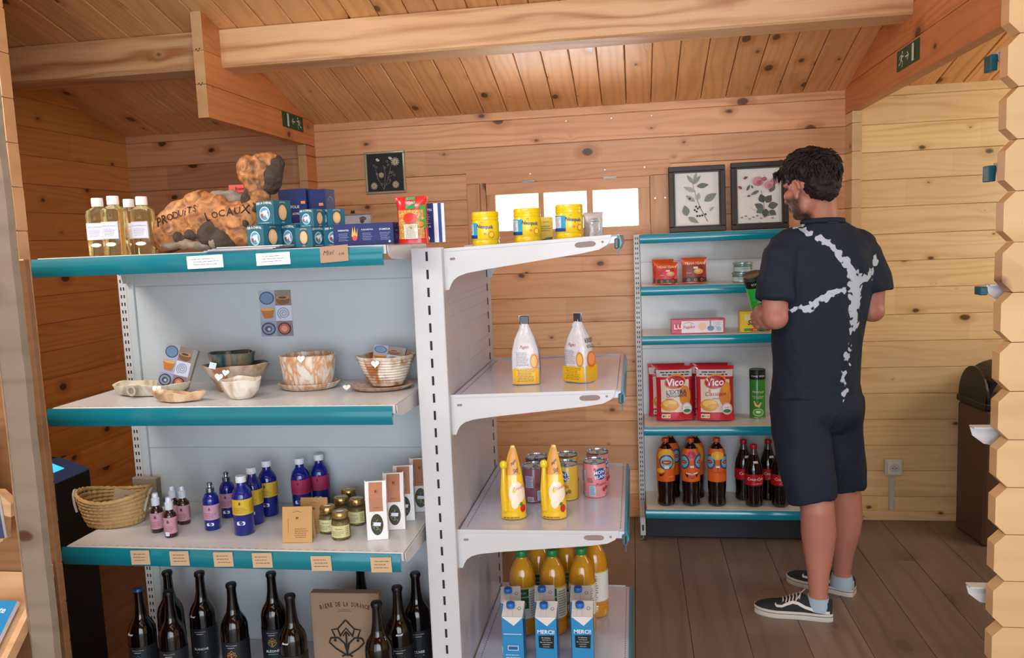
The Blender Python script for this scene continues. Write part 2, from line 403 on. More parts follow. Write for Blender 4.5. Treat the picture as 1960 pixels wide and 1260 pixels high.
# purlin under the roof boards
YP = 3.24; zl = 2.265
tr = setting('trim_1')
pm = MB(); pm.box(0, -.065, zl, 3.925, .065, ceil_z(YP)+.005, 0, .006)
def purlin(name, x0, x1):
    L = x1-x0; zt0, zt1 = ceil_z(YP)-.002, ceil_z(YP+.13)-.002; zm = zl+.06
    mb = MB(); c = [(0, zl+.008), (.008, zl), (.122, zl-.006), (.13, zl), (.13, zt1), (0, zt0)]
    K = 2
    rings = [[(L*k/(K-1), y, z-zm) for y, z in c] for k in range(K)]
    mb.loft(rings, 0, False); o = ob(name, mb, PINE_B, tr, (x0, YP, zm)); return o
purlin('purlin', -1.69, 1.03); purlin('purlin', X0, -1.735); purlin('purlin', 1.075, X1)
# partitions of stacked logs: a header over each opening and the stub of log ends on the back wall
def partition(name, xa, xb, ynear, mats, end, stubm):
    p = setting(name); xc = (xa+xb)/2; t = xb-xa
    for z in (2.04, 2.173, 2.306, 2.439, 2.572):
        top = z+.133
        ye = YB
        if top > ZT: ye = YB-(top-ZT)/SL+.03
        if z >= ceil_z(ynear)-.01: break
        if ye-ynear < .1: 
            # last course is cut to the slope
            c = [(ynear, z), (YB-(z-ZT)/SL, z), (ynear, ceil_z(ynear))]
            wd = MB().prism(c, xa, xb, 'yz'); wd.m = [1 if all(abs(wd.v[i][1]-ynear) < 1e-6 for i in f) else 0 for f in wd.f]; ob('log', wd, [mats, end], p); break
        c = [(ynear, z+.001), (YB if z < ZT else YB-(z-ZT)/SL, z+.001)]
        if z < ZT: c.append((YB, min(ZT, top)-.002))
        if top > ZT: c.append((YB-(top-ZT)/SL, top-.0015)); 
        c += [(ynear, min(top-.0015, ceil_z(ynear)))]
        mb = MB(); zc = z+.0665
        mb.prism([(y-ynear, zz-zc) for y, zz in c], -t/2, t/2, 'yz'); 
        # rotate so that the log's long axis is local X
        mb.v = [(v[1], -v[0], v[2]) for v in mb.v]
        mats2 = [mats, end]; mb.m = [1 if all(abs(mb.v[i][0]) < 1e-6 for i in f) else 0 for f in mb.f]
        ob('log', mb, mats2, p, (xc, ynear, zc), (0, 0, PI/2))
    for i in range(len(seams)-1):
        z, z2 = seams[i], min(seams[i+1], 2.04)
        if z2-z < .02: continue
        yn = YB-.13
        plank(p, (xc, yn, (z+z2)/2), (0, 1, 0), (0, 0, 1), .13, z2-z-.002, t, (stubm, end), b=.003, name='log_end')
    return p
pl_ = partition('wall_partition_left', -1.735, -1.69, 3.10, PINE_H, ENDG, PINE_H)
partition('wall_partition_right', 1.03, 1.075, 2.244, PINE_H, ENDG_G, PINE_R)
dt = MB()      # dowel holes in the end grain at each joint
for z in (2.173, 2.306):
    for dx, dz in ((-.008, .004), (.006, .005), (0, -.003)):
        dt.box(-1.7125+dx-.0022, 3.098, z+dz-.0022, -1.7125+dx+.0022, 3.0995, z+dz+.0022)
ob('dowel_hole', dt, M('3a2010', .8), pl_, kind='stuff')
# transverse wall at y = 2.2: sawn zigzag ends on the right, plain end on the left
wtr = setting('wall_middle_right'); k = 0
z = 1.826-.1277*14
YM = 2.2
while z < ceil_z(YM):
    z2 = z+.1277; zt = min(z2, ceil_z(YM+.044)-.002)
    if z2 > .01 and zt-max(z, 0) > .02:
        a, b = .921, .9475; zz = max(z, 0); pts = [(3.3, zz+.001), (b if zz == z else a, zz+.001)]
        if zz == z: pts.append((a, z+.028))
        pts += [(a, min(z2-.028, zt-.001)), (b, zt-.001) if zt == z2 else (a, zt-.0005), (3.3, zt-.001)]
        mb = MB().prism([(x-a, q-(z+.064)) for x, q in pts], -.022, .022, 'xz')
        ob('log', mb, ENDG_G, wtr, (a, YM+.022, z+.064))
    z = z2
wtl = setting('wall_middle_left')
for i in range(24):
    z = -.01+.133*i; z2 = z+.133
    if z2 > ceil_z(YM+.05): z2 = ceil_z(YM+.05)-.003
    if z2-z < .03: break
    e = random.uniform(-.002, .002)
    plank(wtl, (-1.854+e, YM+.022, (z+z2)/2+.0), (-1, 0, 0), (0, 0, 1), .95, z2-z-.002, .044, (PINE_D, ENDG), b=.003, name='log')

# window: casing, sash, three panes
w1 = setting('window_1')
def bd(name, x0, z0, x1, z1, y0, y1, m=PINE_K, par=w1):
    horiz = (x1-x0) > (z1-z0)
    if horiz: return plank(par, (x0, (y0+y1)/2, (z0+z1)/2), (1, 0, 0), (0, 0, 1), x1-x0, z1-z0, y1-y0, m, b=.002, name=name)
    return plank(par, ((x0+x1)/2, (y0+y1)/2, z0), (0, 0, 1), (-1, 0, 0), z1-z0, x1-x0, y1-y0, m, b=.002, name=name)
yf = YB-.014
bd('casing_top', -.865, 1.794, .185, 1.873, yf, YB+.0)
bd('casing_side', -.865, 1.42, -.795, 1.798, yf, YB); bd('casing_side', .085, 1.42, .185, 1.798, yf, YB)
bd('jamb', -.793, 1.42, -.762, 1.798, yf-.004, YB+.03); bd('casing_bottom', -.79, 1.40, .083, 1.474, yf, YB)
bd('sash_rail', -.76, 1.733, .083, 1.7935, yf-.006, YB+.03); bd('sash_stop', -.80, 1.786, .10, 1.812, YB+.031, YB+.043); bd('sash_stop', -.80, 1.455, .10, 1.482, YB+.031, YB+.043); bd('sash_rail', -.76, 1.474, .0845, 1.547, yf-.006, YB+.03)
for a, b in ((-.76, -.712), (-.487, -.458), (-.237, -.205), (.024, .083)): bd('sash_stile', a, 1.546, b, 1.734, yf-.005, YB+.029)
GLASS = M('ffffff', .0, trans=1, vary=0, ior=1.01)
for a, b in ((-.712, -.487), (-.458, -.237), (-.205, .024)): ob('pane', MB().box(a, YB+.01, 1.543, b, YB+.014, 1.737), GLASS, w1)
for x in (-.535, -.115):
    h = MB().box(x-.032, yf-.010, 1.790, x+.032, yf-.006, 1.803, 0, .001)
    h.lathe([(0, -.036), (.0045, -.036), (.0045, .036), (0, .036)], 10); nv = 40
    h.v[-nv:] = [(v[2]+x, v[1]+yf-.011, v[0]+1.797) for v in h.v[-nv:]]
    ob('hinge', h, STEEL, w1)
sc = MB()
for x, z in ((-.525, 1.835), (-.14, 1.835), (.06, 1.838), (.11, 1.68), (.16, 1.68), (.1, 2.09), (-.1, 2.09), (-.33, 2.09)):
    sc.box(x-.004, YB-.0175, z-.004, x+.004, YB-.0145 if z < 2 else YB+.001, z+.004, 0, .001)
ob('screw', sc, M('e8dcc4', .3, metal=.6), w1, kind='stuff')
# a sunlit trunk and leaves outside are blown out in the photograph: only pale ground is built
ob('ground_outside', MB().box(-8, YB+.3, -.2, 8, YB+12, -.1), M('cfc8b4', .9), None, kind='structure')
# ================================================================== SHELVING
def slots(name, par, x0, x1, y, z0, z1, pitch=.025, h=.011, w=.004, cols=2, axis='x', mat=None):
    """punched slots in an upright, set into its face; the face looks towards -y (axis x)"""
    mb = MB(); z = z0
    cs = [x0+(x1-x0)*(i+1)/(cols+1) for i in range(cols)]
    while z < z1:
        for c in cs: mb.box(c-w/2, y-.0006, z, c+w/2, y+.001, z+h)
        z += pitch
    return ob(name, mb, DARK, par, kind='stuff')
def price_rail(par, x0, x1, y, z, h=.05, mat=None):
    # bowed plastic strip clipped to the shelf's front edge
    n = 8; pts = []
    for i in range(n+1):
        a = i/n; pts.append((y-.006-.006*math.sin(PI*a), z-h*a))
    pts += [(y-.002, z-h), (y-.002, z)]
    return ob('price_rail', MB().prism(pts, x0, x1, 'yz', 0, True), mat or TEAL, par)
def bracket(par, x, y0, y1, z, t=.0025, h=.06, mat=None):
    L = y1-y0
    pts = [(y1, z), (y1, z-h-.03), (y1-.02, z-h-.03), (y1-.03, z-h), (y1-.05, z-h+.01), (y0+.03, z-.035), (y0+.008, z-.028), (y0, z-.015), (y0, z)]
    return ob('bracket', MB().prism(pts, x, x+t, 'yz'), mat or WHITE, par)
# --- left unit, facing the viewer
LX0, LX1, LYF, LYB = -1.632, -.632, 2.0, 2.392
lu = thing('shelving_unit', 'white shelving unit with teal price strips holding local pottery, remedies and beer', 'shelving', (-1.13, 2.2, 0))
LO = Vector((1.13, -2.2, 0))
def sh(mb): mb.v = [(v[0]+LO.x, v[1]+LO.y, v[2]) for v in mb.v]; return mb
class Off:                      # helper so that shelving parts are given in room coordinates
    def __init__(s, root): s.r = root; s.o = -Vector(root.location)
    def __call__(s, name, mb, mat, parent=None, **k):
        o = ob(name, mb, mat, parent or s.r, **k)
        if not parent: o.location = s.o
        return o
LU = Off(lu)
def upright(U, name, x0, x1, y0, y1, ztop, z0=0):
    return U(name, MB().box(x0, y0, z0, x1, y1, ztop, 0, .002), WHITE)
u = upright(LU, 'upright', LX0-.038, LX0-.008, LYB, LYB+.06, 1.47); slots('slots', u, LX0-.038, LX0-.008, LYB, .06, 1.45)
u = upright(LU, 'upright', LX1-.002, LX1+.012, LYB, LYB+.06, 1.47)
bp = LU('back_panel', MB().box(LX0-.006, LYB+.004, .03, LX1-.004, LYB+.02, 1.455, 0, .002).box(LX0-.008, LYB-.002, .03, LX0+.018, LYB+.02, 1.455, 0, .002), WHITE2)
ob('panel_joint', MB().box(LX0+.02, LYB+.0025, 1.395, LX1-.004, LYB+.0045, 1.3965).box(LX0+.02, LYB+.0025, .86, LX1-.004, LYB+.0045, .861), M('9a9c9c', .6), bp)
def left_shelf(z, yf=LYF, rail=True, h=.05):
    d = LU('shelf', MB().box(LX0, yf, z-.024, LX1, LYB, z, 0, .0015).box(LX0+.01, yf+.004, z-.03, LX1-.01, yf+.02, z-.02), WHITE)
    if rail: price_rail(d, LX0-.012, LX1-.006, yf, z-.002, h)
    ft = MB(); x = LX0+.02
    while x < LX1-.02: ft.box(x, yf+.008, z-.001, x+.012, yf+.0105, z+.0003); x += .025
    ob('slots', ft, M('8d8f90', .5), d, kind='stuff')
    bracket(d, LX0-.006, yf+.005, LYB, z-.002, mat=WHITE); bracket(d, LX1+.002, yf+.005, LYB, z-.002, mat=WHITE)
    return d
S1, S2, S3, S4 = left_shelf(1.5), left_shelf(1.08), left_shelf(.675), left_shelf(.2, LYF-.08, h=.05)
LU('base_panel', MB().box(LX0, LYF-.07, .02, LX1, LYF-.055, .17, 0, .002), WHITE)
LU('foot', MB().box(LX0-.036, LYF-.05, 0, LX0-.008, LYB+.05, .05, 0, .003), WHITE)
def price_tag(par, cx, z, w, h, col, seed, y, ink='5a4634', tilt=0, lines=3):
    d = Decal(.7); d.rect(-w/2, -h/2, w/2, h/2, col); d.fine(-w*.38, -h*.3, w*.38, h*.34, lines, ink, seed, .22)
    ca, sa = math.cos(tilt), math.sin(tilt)
    return d.build('price_tag', par, lambda a, b, k: Vector((cx+a*ca-b*sa, y-k*1.2-.0004, z+a*sa+b*ca)))
yr = LYF-.0125
price_tag(S1, -1.127, 1.474, .103, .034, 'eef0f4', 1, yr, '707680', .02); price_tag(S1, -.935, 1.475, .094, .032, 'eef0f4', 2, yr, '707680', .02)
kt = Decal(.8); kt.rect(-.038, -.021, .038, .021, 'a98a72'); kt.text('Miel', -.015, .004, .012, '5b4030', shear=.3); kt.text('5,90', .02, -.002, .007, '5b4030', shear=.3)
kt.build('price_tag', S1, lambda a, b, k: Vector((-.767+a, yr-k*1.2-.0004, 1.482+b+a*.05)))
for i, cx in enumerate((270, 349, 436, 512, 624.5, 736.5)):
    x = -1.605+(cx-132)/643*.972; price_tag(S3, x, .649+(.002 if i < 4 else -.003), .058, .042, 'c2a483', 10+i, yr, '6a5238', .03)
# pottery poster stuck on the back panel
def pottery_print(d, w, h):
    q = w/2; g = h/3
    d.rect(-q, -1.5*g, q, 1.5*g, 'a9adc0')
    d.rect(0, .5*g, q, 1.5*g, '8c7f78'); d.rect(0, -.5*g, q, .5*g, 'ccd2e6'); d.rect(-q, -1.5*g, 0, -.5*g, '9aa0b8'); d.rect(0, -1.5*g, q, -.5*g, '8d8088')
    d.ell(-q/2, g, q*.46, g*.42, '3c4a60'); d.ell(-q/2, g, q*.4, g*.36, '6f8cb0')
    d.ell(q/2, g*.85, q*.42, g*.3, '7a5a40'); d.ell(q/2, g*1.02, q*.42, g*.14, 'b08a66'); d.ell(q/2-.001, g*1.02, q*.25, g*.08, '5c4030')
    d.poly([(-q*.93, g*.25), (-q*.07, g*.3), (-q*.2, -g*.3), (-q*.72, -g*.33)], 'b8783a'); d.ell(-q/2, g*.27, q*.43, g*.09, 'e0a860')
    sp = [(q/2+(.1+.9*i/40)*q*.4*math.cos(i*.42), (.1+.9*i/40)*g*.4*math.sin(i*.42)) for i in range(41)]
    d.line(sp, q*.045, '8a93a8')
    d.ell(-q/2, -g, q*.44, g*.42, '3b4456'); d.ell(-q/2, -g, q*.36, g*.33, '8793a8'); d.ell(-q/2, -g, q*.22, g*.2, '4a5468'); d.ell(-q/2+.002, -g*1.02, q*.1, g*.1, 'b5c0d0')
    d.ell(q/2, -g, q*.4, g*.4, '4a2c2a'); d.ell(q/2, -g, q*.33, g*.33, 'b0675a'); d.ell(q/2, -g, q*.2, g*.2, 'd89a86')
    return d
po = thing('poster', 'small six-picture pottery poster stuck on the white back panel', 'poster', (-1.131, LYB+.0035, 1.297))
pottery_print(Decal(.4), .108, .147).build('sheet', po, plane((0, 0, 0), (1, 0, 0), (0, 0, 1)))

# --- right run, seen from its end
RX0, RX1, RY0, RY1 = -.525, -.045, 2.2, 2.88
ru = thing('shelving_unit', 'white double-sided shelving run seen from its slotted end post, with breakfast goods', 'shelving', (-.3, 2.5, 0)); RU = Off(ru)
for y, n in ((RY0-.03, 1), (RY1, 2)):
    u = upright(RU, 'upright', -.615, RX0-.002, y, y+.03, 1.487)
    mb = MB(); z = .05
    while z < 1.46: mb.box(-.573, y-.0008, z, -.5665, y+.001, z+.026); z += .05
    ob('slots', mb, DARK, u, kind='stuff')
mb = MB(); z = .07                       # the rows of slots on the shelf side of the far post
while z < 1.45: mb.box(RX0-.003, RY1-.045, z, RX0-.0008, RY1-.04, z+.026); z += .05
RU('slots', mb, DARK, kind='stuff')
rp = RU('back_panel', MB().box(RX0-.024, RY0+.001, .2, RX0-.003, RY1-.001, 1.478, 0, .002), M('c9c6cb', .35, coat=.3, vary=.02))
mb = MB()
for zr in (1.34, 1.322, 1.285, 1.24, 1.16, 1.12, .98, .95, .9, .86, .5, .47):
    y = RY0+.03
    while y < RY1-.03:
        if zr > 1.1 and (random.random() < .12): y += .012; continue
        mb.box(RX0-.0035, y, zr, RX0-.0024, y+.003, zr+.003); y += .0125
ob('perforations', mb, M('9a9ba4', .6), rp, kind='stuff')
RU('post_base', MB().box(-.613, RY0-.028, 0, -.527, RY1+.028, .06, 0, .003), WHITE)
def right_shelf(z, tilt):
    t = lambda v: (v[0], v[1], v[2]+(v[0]-RX0)*tilt)
    mb = MB().box(RX0, RY0+.003, z-.02, RX1, RY1, z, 0, .0015); mb.v = [t(v) for v in mb.v]
    d = RU('shelf', mb, M('c6cae0', .16, coat=.6, vary=.02))  # white deck; lavender of the window's reflection put into the base colour
    pts = [(RX0-.012, z+.004), (RX0-.012, z-.112), (RX0+.008, z-.112), (RX0+.014, z-.098), (RX0+.022, z-.086), (RX0+.036, z-.076), (RX0+.06, z-.069),
           (RX0+.12, z-.062), (RX0+.38, z-.04), (RX0+.43, z-.033), (RX0+.452, z-.022), (RX0+.462, z-.008), (RX0+.464, z+.004)]
    mb = MB().prism(pts, RY0-.003, RY0, 'xz').box(RX0-.006, RY0-.0045, z-.004, RX0+.462, RY0+.0, z+.0045); mb.v = [t(v) for v in mb.v]
    br = ob('bracket', mb, WHITE, d)
    mb = MB().prism([(RX0+.393+.016*math.cos(a)+(.013 if math.cos(a) > 0 else -.013), z-.016+.008*math.sin(a)) for a in [i*PI/8 for i in range(16)]], RY0-.0034, RY0-.0028, 'xz')
    mb.prism([(RX0+.022+.004*math.cos(a)+(.004 if math.cos(a) > 0 else -.004), z-.026+.0035*math.sin(a)) for a in [i*PI/6 for i in range(12)]], RY0-.0034, RY0-.0028, 'xz')
    mb.prism([(RX0+.440+.0035*math.cos(a), z-.013+.0035*math.sin(a)) for a in [i*PI/5 for i in range(10)]], RY0-.0034, RY0-.0028, 'xz')
    mb.v = [t(v) for v in mb.v]; ob('hole', mb, M('8b7a78', .7), d)
    mb = MB().prism(pts, RY1+.0, RY1+.003, 'xz'); mb.v = [t(v) for v in mb.v]; ob('bracket', mb, WHITE, d)
    mb = MB().prism([(RX1-.001, z+.003), (RX1+.006, z+.002), (RX1+.012, z-.02), (RX1+.004, z-.04), (RX1-.001, z-.04)], RY0, RY1, 'xz'); mb.v = [t(v) for v in mb.v]
    ob('price_rail', mb, M('1c86a4', .3, coat=.3), d)
    mb = MB()
    for xx in (RX0+.018, RX1-.014):
        y = RY0+.03
        while y < RY1-.02: mb.box(xx, y, z-.001, xx+.0035, y+.0045, z+.0003); y += .0125
    mb.v = [t(v) for v in mb.v]; ob('perforations', mb, M('4c4e58', .6), d, kind='stuff')
    mb = MB().box(RX1+.001, RY0-.006, z-.055, RX1+.004, RY0+.0, z-.0, 0).box(RX1-.008, RY0-.006, z-.035, RX1+.006, RY0+.004, z-.006, 0, .003); mb.v = [t(v) for v in mb.v]
    ob('rail_clip', mb, M('3f5a60', .3), d)
    return d
T1 = .043
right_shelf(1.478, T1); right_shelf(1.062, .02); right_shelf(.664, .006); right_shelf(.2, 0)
def rz1(x): return 1.478+(x-RX0)*T1+.0005

# --- low-backed display against the back wall
WX0, WX1, WYF, WYB = .03, .965, 3.83, 4.10
wu = thing('shelving_unit', 'white wall display with teal rails and double-slotted uprights, stocked with snacks and sodas', 'shelving', (.5, 3.95, 0)); WU = Off(wu)
for x in (WX0-.034, WX1+.004):
    u = upright(WU, 'upright', x, x+.03, WYB-.005, WYB+.05, 1.5); slots('slots', u, x, x+.03, WYB-.005, .1, 1.48)
    f = WU('foot', MB().box(x+.002, WYF+.01, .03, x+.028, WYB, .12, 0, .003), WHITE)
    ob('slot', MB().box(x+.011, WYF+.009, .055, x+.019, WYF+.0105, .085), DARK, f)
    ob('levelling_foot', MB().lathe([(.012, 0), (.014, .004), (.006, .008), (.006, .03)], 12, cx=x+.015, cy=WYF+.035), STEEL, f)
WU('back_panel', MB().box(WX0-.003, WYB+.002, .13, WX1+.003, WYB+.018, 1.47, 0, .002), M('ccd2d6', .35, coat=.2, vary=.02))
ob('panel_joint', MB().box(WX0, WYB+.0005, 1.36, WX1, WYB+.0025, 1.3615).box(WX0, WYB+.0005, .92, WX1, WYB+.0025, .9215), M('8f969a', .6), wu, loc=WU.o)
def wall_shelf(z, yf=WYF, h=.043):
    d = WU('shelf', MB().box(WX0, yf, z-.018, WX1, WYB, z, 0, .0015), M('d9d2c8', .35, coat=.2, vary=.02))
    price_rail(d, WX0-.004, WX1+.004, yf, z-.001, h, M('0d88a0', .16, coat=.7)); return d
for z in (1.5, 1.255, 1.02, .58): wall_shelf(z)
wall_shelf(.172, WYF-.01, .043)
ob('plinth', MB().box(WX0, WYF+.06, .01, WX1, WYF+.07, .125), M('23262a', .6), wu, loc=WU.o)

# ================================================================== GOODS: top shelf, left
def rot_to(): return 0
OIL = M('f3efbe', .03, trans=.95, vary=0, ior=1.35)
def oil_bottle(name, loc, rz, label, s=1):
    t = thing(name, label, 'bottle', loc, rz, 'pale oil bottles on the top shelf'); w = .0285
    def sq(r, z, p=5):
        ring = []
        for i in range(24):
            a = 2*PI*i/24; c, q = math.cos(a), math.sin(a)
            k = (abs(c)**p+abs(q)**p)**(-1/p); ring.append((r*c*k, r*q*k, z))
        return ring
    rings = [sq(w*.94, 0), sq(w, .003), sq(w, .118), sq(w*.93, .127, 4), sq(w*.6, .134, 3), sq(.0135, .137, 2), sq(.0135, .142, 2)]
    ob('body', MB().loft(rings), OIL, t)
    ob('cap', MB().lathe([(.0155, .139), (.0158, .141), (.0158, .160), (.0148, .163)], 20), M('eeeeee', .4), t)
    d = Decal(.6); d.rect(-.023, .045, .023, .092, 'd9dcea'); d.line([(-.021, .047), (.021, .047), (.021, .09), (-.021, .09), (-.021, .047)], .0006, '8f94b4')
    d.text('Savon de Provence', 0, .081, None, '4a4f78', w=.038, shear=.2); d.fine(-.018, .052, .018, .074, 6, '8088a8', 3, .25)
    d.ell(0, .03, .0145, .0055, 'f2f2ee'); d.text('6,50', 0, .03, .004, '8a8a8a')
    d.build('label', t, plane((0, -w-.0006, 0), (1, 0, 0), (0, 0, 1)))
    return t
ob1 = oil_bottle('oil_bottle', (-1.505, 2.10, 1.5), .18, 'leftmost pale yellow oil bottle with white cap on the top shelf')
dup(ob1, (-1.425, 2.055, 1.5), .12, 'pale yellow oil bottle standing nearest the front of its group, tallest cap')
dup(ob1, (-1.388, 2.13, 1.5), .2, 'rightmost of the pale yellow oil bottles, beside the driftwood')
dup(ob1, (-1.475, 2.20, 1.5), .1, 'pale yellow oil bottle hidden behind the others, only its cap clear')

# olive-wood burl sign
def blob(name, par, balls, mats, vox=.006, sm=4, amp=.006, sc=18, colf=None, keep=1, seed=0):
    """a continuous body: overlapping volumes fused by a voxel remesh"""
    mb = MB()
    for c, r, *rest in balls:
        n = 16; rings = []
        rx, ry, rz = r if isinstance(r, tuple) else (r, r, r)
        for k in range(1, n//2+3):
            ph = PI*k/(n//2+3); rings.append([(c[0]+rx*math.sin(ph)*math.cos(2*PI*i/n), c[1]+ry*math.sin(ph)*math.sin(2*PI*i/n), c[2]-rz*math.cos(ph)) for i in range(n)])
        mb.loft(rings)
    return fuse(name, par, mb, mats, vox, sm, amp, sc, seed)
def push(me, fn):
    if not fn: return
    nv = len(me.vertices); nn = [v.normal.copy() for v in me.vertices]; cc = [v.co.copy() for v in me.vertices]; out = []
    for c, n in zip(cc, nn): out += list(c+n*fn(c))
    me.vertices.foreach_set('co', out); me.update()
def fuse(name, par, mb, mats, vox=.006, sm=4, amp=0, sc=18, seed=0, post=None):
    me = mb.mesh(name, mats); o = bpy.data.objects.new(name, me); COL.objects.link(o)
    r = o.modifiers.new('r', 'REMESH'); r.mode = 'VOXEL'; r.voxel_size = vox; r.use_smooth_shade = True
    if sm: q = o.modifiers.new('s', 'SMOOTH'); q.factor = .6; q.iterations = sm
    dg = bpy.context.evaluated_depsgraph_get(); dg.update()
    m2 = bpy.data.meshes.new_from_object(o.evaluated_get(dg)); m2.name = name
    bpy.data.objects.remove(o)
    m2.materials.clear()
    for m in (mats if isinstance(mats, (list, tuple)) else [mats]): m2.materials.append(m)
    push(m2, (lambda c: amp*noise.fractal(c*sc+Vector((seed, 0, 0)), 1, 2, 3)) if amp else None)
    if post: post(m2)
    for p in m2.polygons: p.use_smooth = True
    o = bpy.data.objects.new(name, m2); COL.objects.link(o)
    if par: o.parent = par
    return o
def burl_mat():
    m = bpy.data.materials.new('olive_burl'); m.use_nodes = True; nt = m.node_tree; N = nt.nodes; L = nt.links; b = N['Principled BSDF']
    tc = N.new('ShaderNodeTexCoord'); n = N.new('ShaderNodeTexNoise'); n.inputs['Scale'].default_value = 26; n.inputs['Detail'].default_value = 8; n.inputs['Distortion'].default_value = 1.6
    L.new(tc.outputs['Object'], n.inputs['Vector']); r = N.new('ShaderNodeValToRGB'); L.new(n.outputs['Fac'], r.inputs[0])
    e = r.color_ramp.elements; e[0].position = .34; e[0].color = hx('5c3a20')+(1,); e[1].position = .66; e[1].color = hx('c08550')+(1,)
    x = e.new(.5); x.color = hx('9c6638')+(1,)
    L.new(r.outputs[0], b.inputs['Base Color']); b.inputs['Roughness'].default_value = .55
    w = N.new('ShaderNodeTexNoise'); w.inputs['Scale'].default_value = 60; w.inputs['Detail'].default_value = 5; L.new(tc.outputs['Object'], w.inputs['Vector'])
    p = N.new('ShaderNodeBump'); p.inputs['Strength'].default_value = .5; p.inputs['Distance'].default_value = .004; L.new(w.outputs['Fac'], p.inputs['Height']); L.new(p.outputs[0], b.inputs['Normal'])
    return m
BURL = burl_mat(); BARK = M('40352d', .85, vary=.45, bump=1, bscale=90); ROOTG = M('85776a', .8, vary=.3, bump=.8, bscale=60)
bt = thing('driftwood_sign', 'knotty olive wood burl lettered by hand, standing beside the oil bottles', 'sign', (-1.203, 2.148, 1.5))
fs0 = [((-.11, 0, .045), (.055, .035, .05)), ((-.06, 0, .095), (.06, .036, .055)), ((0, 0, .105), (.075, .038, .058)), ((.05, 0, .09), (.06, .038, .05)), ((.1, 0, .085), (.05, .036, .055)),
      ((.02, .005, .06), (.09, .035, .05)), ((.09, 0, .045), (.05, .035, .045)), ((-.09, 0, .08), (.05, .035, .045)), ((.04, .005, .03), (.06, .03, .032)), ((.128, .0, .115), (.026, .03, .03)), ((-.02, 0, .14), (.04, .03, .03))]
fs0 += [((-.03, 0, .075), (.105, .036, .06)), ((.06, 0, .07), (.09, .036, .058)), ((-.10, 0, .06), (.05, .034, .05))]
blob('burl_body', bt, [((c[0]*1.1, c[1], c[2]), (r[0]*1.08, r[1], r[2])) for c, r in fs0], BURL, .0045, 5, .006, 26)
blob('burl_head', bt, [((.165, 0, .205), (.056, .036, .048)), ((.19, 0, .23), (.045, .035, .034)), ((.15, 0, .185), (.035, .03, .035)), ((.165, 0, .15), (.032, .025, .04)), ((.20, .01, .215), (.034, .03, .038)), ((.14, .0, .225), (.036, .03, .03))], BURL, .0045, 3, .009, 24, seed=5)
o = blob('bark', bt, [((.135, .0, .14), (.02, .03, .032)), ((.215, -.010, .195), (.024, .032, .040)), ((.226, -.002, .228), (.018, .026, .026)), ((.20, 0, .165), (.018, .028, .022)), ((.15, .002, .115), (.022, .03, .02)),
     ((-.075, -.014, .035), (.022, .03, .022)), ((-.04, -.016, .043), (.02, .028, .016)), ((.02, -.016, .045), (.045, .03, .04)), ((.045, -.018, .03), (.04, .028, .03)), ((.06, -.018, .015), (.04, .026, .016)), ((.13, -.014, .07), (.012, .028, .014))], BARK, .0045, 2, .006, 40, seed=9)
o = blob('root', bt, [((-.1, -.014, .016), (.04, .03, .012)), ((-.06, -.018, .018), (.035, .03, .016)), ((-.025, -.02, .012), (.02, .03, .014)), ((.035, -.03, .018), (.016, .016, .018)), ((.05, -.03, .034), (.012, .014, .016)), ((0, -.012, .012), (.02, .024, .013)), ((.05, .012, .155), (.05, .02, .012)), ((.085, .012, .14), (.03, .018, .014))], ROOTG, .0045, 2, .005, 40, seed=3)
d = Decal(.8)
for ch, x, z, h, r in (('P', -.130, .084, .026, .22), ('R', -.110, .091, .025, .15), ('O', -.091, .096, .019, .1), ('D', -.073, .101, .019, .05), ('U', -.056, .105, .018, .05), ('i', -.043, .109, .020, 0), ('T', -.030, .113, .019, .05), ('S', -.013, .117, .018, -.1),
                       ('L', .024, .092, .023, .15), ('O', .046, .096, .018, .1), ('C', .067, .100, .019, .1), ('A', .090, .103, .022, .1), ('U', .113, .105, .020, .1), ('X', .136, .108, .025, -.1)):
    d.text(ch, x, z, h, '140c08', rot=r, keep=True, bold=.004)
bod = [c for c in bt.children if c.name.startswith('burl_body')][0]
from mathutils.bvhtree import BVHTree
bpy.context.view_layer.update(); bv = BVHTree.FromPolygons([v.co.copy() for v in bod.data.vertices], [tuple(p.vertices) for p in bod.data.polygons])
def onburl(a, b, k):
    h = bv.ray_cast(Vector((a, -.3, b)), Vector((0, 1, 0)))
    return Vector((a, (h[0].y if h[0] else -.03)-.0022, b))
d.build('lettering', bt, onburl)
# red card standing behind the driftwood
rc = thing('red_card', 'red card printed with a greeting, standing behind the driftwood', 'sign', (-1.120, 2.25, 1.5), .05)
ob('card', MB().box(-.06, 0, 0, .06, .002, .192, 0), M('e0564a', .55), rc)
ob('support', MB().prism([(.002, 0), (.05, 0), (.002, .1)], -.01, .01, 'yz'), M('c8c8c8', .5), rc)
d = Decal(); d.text('Bienvenue Bon', -.002, .181, .009, '4a1512', bold=.01); d.fine(-.045, .13, .045, .172, 6, '7a211b', 4, .25); d.build('print', rc, plane((0, -.0003, 0), (1, 0, 0), (0, 0, 1)))
# leaflets
lf = thing('leaflet_stack', 'small stack of pale leaflets lying at the shelf edge before the soap boxes', 'leaflets', (-1.03, 2.03, 1.5), .04)
for i, c in enumerate(('b9bccb', 'd8dae2', '9da3b5', 'e8e9ec')):
    ob('leaflet', MB().box(-.1+.012*i, -.04, i*.0026, .09+.008*i, .055, i*.0026+.0018), M(c, .5), lf, rot=(0, 0, .02*i))

